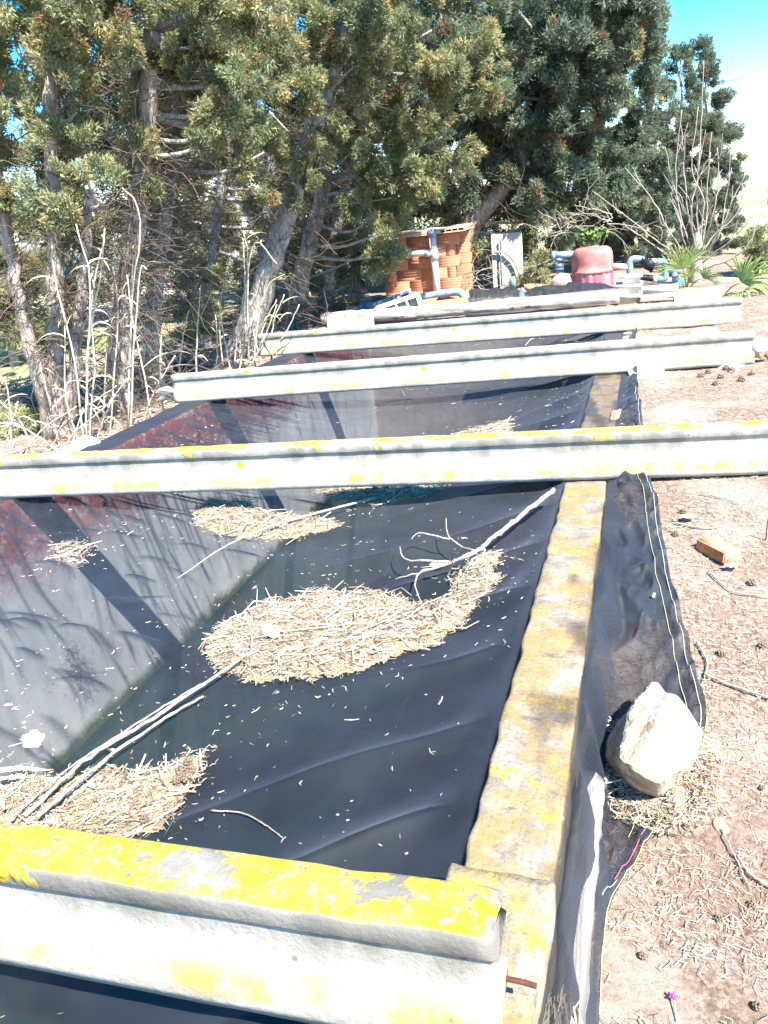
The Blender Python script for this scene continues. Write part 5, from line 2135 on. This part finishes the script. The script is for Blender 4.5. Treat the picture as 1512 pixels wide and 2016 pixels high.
for lab, Y, canes, nl in CANES:
    root = empty('reed_clump', at(*canes[0][0], Y))
    tag(root, lab, 'reeds', 'dry reed clumps at the foot of the trees')
    for cp in canes:
        Yj = Y + rng.normal(0, .10)
        base = at(*cp[0], Yj)
        P = spline([at(*q, Yj) for q in cp], 14)
        P[0][2] = min(P[0][2], float(gz(P[0][0], P[0][1])))
        b = MB()
        b.tube(P + rng.normal(0, .003, P.shape), np.linspace(.0095, .005, 14) * (Y / 6.2) ** .5, 6)
        co = b.build('cane', M['straw'], root, True)
        b = MB()
        for i in range(nl):
            k = rng.integers(3, 13)
            a = rng.random() * 6.28
            blade(b, P[k], np.array([math.cos(a), math.sin(a), .7]), rng.uniform(.12, .34), .018 * (Y / 5.5) ** .5, rng.uniform(.8, 2.2))
        b.build('leaf_blades', M['straw_leaf'] if rng.random() < .85 else M['reed_green'], co)['kind'] = 'stuff'

# fallen brushwood under the trunks
for lab, x, y, nn, L, sd in (('tangle of grey brushwood under the straight brown trunk', 270, 800, 130, .7, 301), ('tangle of dead twigs around the forked cypress base', 60, 830, 120, .6, 302), ('dead brushwood between the brown trunk and the sapling', 340, 740, 130, .7, 303),
                             ('brushwood heap at the foot of the leaning trunk', 520, 690, 120, .7, 304), ('dead brushwood below the shaded trunks near the shed', 620, 640, 120, .8, 305)):
    p = on_ground(x, y)
    st = np.array([p + np.array([rng.normal(0, .35), rng.normal(0, .25), rng.uniform(0, .35)]) for _ in range(14)])
    o = twigs(None, st, nn, L, .007, seed=sd, name='brushwood')
    tag(o, lab, 'brushwood', kind='stuff')

# ------------------------------------------------------------------ bare fig shoots and stump
fg = empty('bare_fig', at(1370, 560, 11.9))
tag(fg, 'bare leafless fig with pale upright shoots and a bleached stump', 'shrub')
b = MB()
b.tube(spline(pts(11.9, (1368, 560), (1370, 520), (1372, 485), (1374, 452)), 14), [.10, .095, .09, .085, .08, .085, .08, .075, .08, .075, .07, .06, .05, .03], 10, bump=.35)
b.build('stump', M['fig'], fg, True)
SH = [((1372, 500), (1352, 400), (1345, 300), (1340, 240)), ((1370, 510), (1338, 420), (1330, 330), (1342, 215)), ((1378, 500), (1372, 400), (1380, 250), (1386, 120)), ((1375, 490), (1385, 400), (1362, 330), (1375, 210)), ((1380, 500), (1400, 430), (1415, 360), (1412, 290)),
      ((1385, 505), (1420, 450), (1440, 400), (1470, 340)), ((1380, 520), (1430, 480), (1470, 440), (1500, 395)), ((1365, 520), (1320, 460), (1290, 400), (1232, 330)), ((1360, 520), (1300, 480), (1240, 430), (1165, 375)), ((1370, 505), (1360, 420), (1372, 360), (1400, 300)),
      ((1375, 515), (1400, 470), (1450, 420), (1462, 370)), ((1360, 530), (1310, 500), (1270, 470), (1225, 440)), ((1385, 530), (1440, 510), (1480, 470), (1512, 380)), ((1372, 500), (1365, 440), (1330, 380), (1310, 290)), ((1378, 500), (1390, 440), (1392, 380), (1400, 260)),
      ((1368, 520), (1345, 470), (1335, 420), (1318, 390)), ((1376, 510), (1412, 470), (1425, 420), (1440, 330))]
for s in SH:
    Yj = 11.8 + rng.normal(0, .15)
    P = spline([at(*s[0], 11.9)] + [at(*q, Yj) for q in s[1:]], 16)
    b = MB()
    b.tube(P + rng.normal(0, .006, P.shape), np.linspace(.013, .005, 16), 6)
    o = b.build('shoot', M['fig'], fg, True)
    for q in range(3):
        b = MB()
        k = rng.integers(5, 14)
        d = nrm((P[k] - P[k - 2]) + rng.normal(0, .06, 3))
        L = rng.uniform(.12, .4)
        b.tube(spline([P[k], P[k] + d * L * .5 + rng.normal(0, .02, 3), P[k] + d * L + rng.normal(0, .04, 3) + np.array([0, 0, .05])], 6), np.linspace(.007, .003, 6), 4)
        b.build('twig', M['fig'], o)
# bare creeper tangle between slab and filter
for lab, seeds, sd in (('bare grey creeper branches beside the beige slab', [(930, 545), (920, 560), (940, 550), (1045, 540)], 5), ('bare twisted branches behind the filter tank', [(1110, 450), (1140, 440), (1190, 440), (1090, 500)], 6)):
    st = np.array([at(x, y, 12.9) for x, y in seeds])
    o = twigs(None, st, 30, .8, .010, 1.6, sd, 'bare_creeper', 'fig', .1)
    tag(o, lab, 'creeper', kind='stuff')


# ------------------------------------------------------------------ fan palms
def frond(parent, base, hub, face, R, spread=2.3, nl=22, droop=.25, col=(.20, .27, .07), seed=0):
    """petiole from base to hub, pleated fan opening away from the base"""
    r = np.random.default_rng(seed)
    b = MB()
    b.tube(spline([base, (np.asarray(base) + hub) / 2 + np.array([0, 0, .05]), hub], 8), np.linspace(.012, .007, 8), 5)
    st = b.build('petiole', M['reed_green'], parent, True)
    d = nrm(np.asarray(face))
    ax = nrm(np.asarray(hub) - np.asarray(base) + np.array([0, 0, .15]))
    nrm_ = nrm(d - ax * (d @ ax))
    sd = np.cross(nrm_, ax)
    V = []
    Q = []
    cl = []
    for i in range(nl):
        a = -spread / 2 + spread * i / (nl - 1)
        dr = ax * math.cos(a) + sd * math.sin(a)
        L = R * (.85 + .3 * r.random()) * (1 - .15 * abs(a))
        wv = spread / nl * .95
        pr_ = np.cross(nrm_, dr)
        k = len(V)
        for f, w_ in ((.0, .004), (.28, .28 * R * wv * .5), (.55, .42 * R * wv * .42), (.8, .22 * R * wv), (1, .001)):
            p = np.asarray(hub) + dr * L * f - np.array([0, 0, 1]) * droop * L * f ** 2.5 * r.uniform(.6, 1.3)
            V += [p - pr_ * w_, p + nrm_ * w_ * .7, p + pr_ * w_]
            c = np.array(col) * (.8 + .5 * r.random()) * (1 + .3 * f) if r.random() > .06 else np.array((.42, .33, .16))
            cl += [c, c, c]
        for q in range(4):
            s = k + 3 * q
            Q += [(s, s + 1, s + 4, s + 3), (s + 1, s + 2, s + 5, s + 4)]
    npmesh('frond', np.array(V), np.array(Q), M['palm'], parent, col={'tint': np.array(cl)})


pal = empty('fan_palm', at(1345, 570, 11.6))
tag(pal, 'fan palm with bright fronds in front of the bleached stump', 'palm')
pb = at(1352, 575, 11.6)
frond(pal, pb, at(1345, 530, 11.4), (.1, -1, .5), .50, 2.4, 22, .2, seed=1)
frond(pal, pb, at(1358, 545, 11.4), (.5, -.9, .5), .33, 2.2, 18, .4, seed=2)
frond(pal, pb, at(1385, 548, 11.5), (.2, -.8, .8), .30, 2.2, 16, .6, (.12, .20, .06), seed=3)
frond(pal, pb, at(1330, 545, 11.6), (-.3, -.9, .5), .42, 2.0, 18, .2, (.24, .28, .09), seed=4)
pal = empty('fan_palm', at(1500, 610, 10.3))
tag(pal, 'low fan palm at the right photo edge beside the farthest beam', 'palm')
pb = at(1420, 590, 10.4)
frond(pal, pb, at(1460, 556, 10.3), (.0, -.7, .9), .52, 2.6, 22, .35, (.17, .25, .07), seed=5)
frond(pal, pb, at(1455, 580, 10.1), (.2, -.6, .9), .48, 2.3, 20, .5, (.20, .27, .08), seed=6)
frond(pal, pb, at(1490, 575, 10.5), (.3, -.8, .7), .50, 2.4, 20, .4, (.22, .28, .09), seed=7)

# ------------------------------------------------------------------ field fence, far farm building
fe = empty('wire_fence', (8, 32, 0))
tag(fe, 'thin wire fence on posts along the pale field', 'fence')
fy = 34.0
for i in range(14):
    x = -2 + i * 2.2
    b = MB()
    g0 = float(gz(x, fy + i * .5))
    b.tube([(x, fy + i * .5, g0 - .1), (x + rng.normal(0, .03), fy + i * .5, g0 + 1.25)], .035, 6)
    b.build('post', M['wood_grey'], fe)
for hz_ in (.35, .75, 1.15):
    b = MB()
    b.tube([(-2 + i * 2.2, fy + i * .5, float(gz(-2 + i * 2.2, fy + i * .5)) + hz_) for i in range(14)], .006, 4)
    b.build('wire', M['metal'], fe)
bd = empty('farm_building', (-19, 30, 0))
tag(bd, 'white farm building glimpsed through gaps between the cypresses', 'building')
b = MB()
b.box((-19, 32, 1.0), (15, 6, 2.6))
b.build('wall', M['plaster'], bd)
b = MB()
b.box((-19, 32, 2.42), (15.5, 6.5, .22))
b.build('roof_edge', M['yellow'], bd)
for x in (-24, -20, -16, -13):
    b = MB()
    b.box((x, 28.99, 1.2), (1.0, .06, 1.1), None, .01)
    b.build('window', M['metal'], bd)
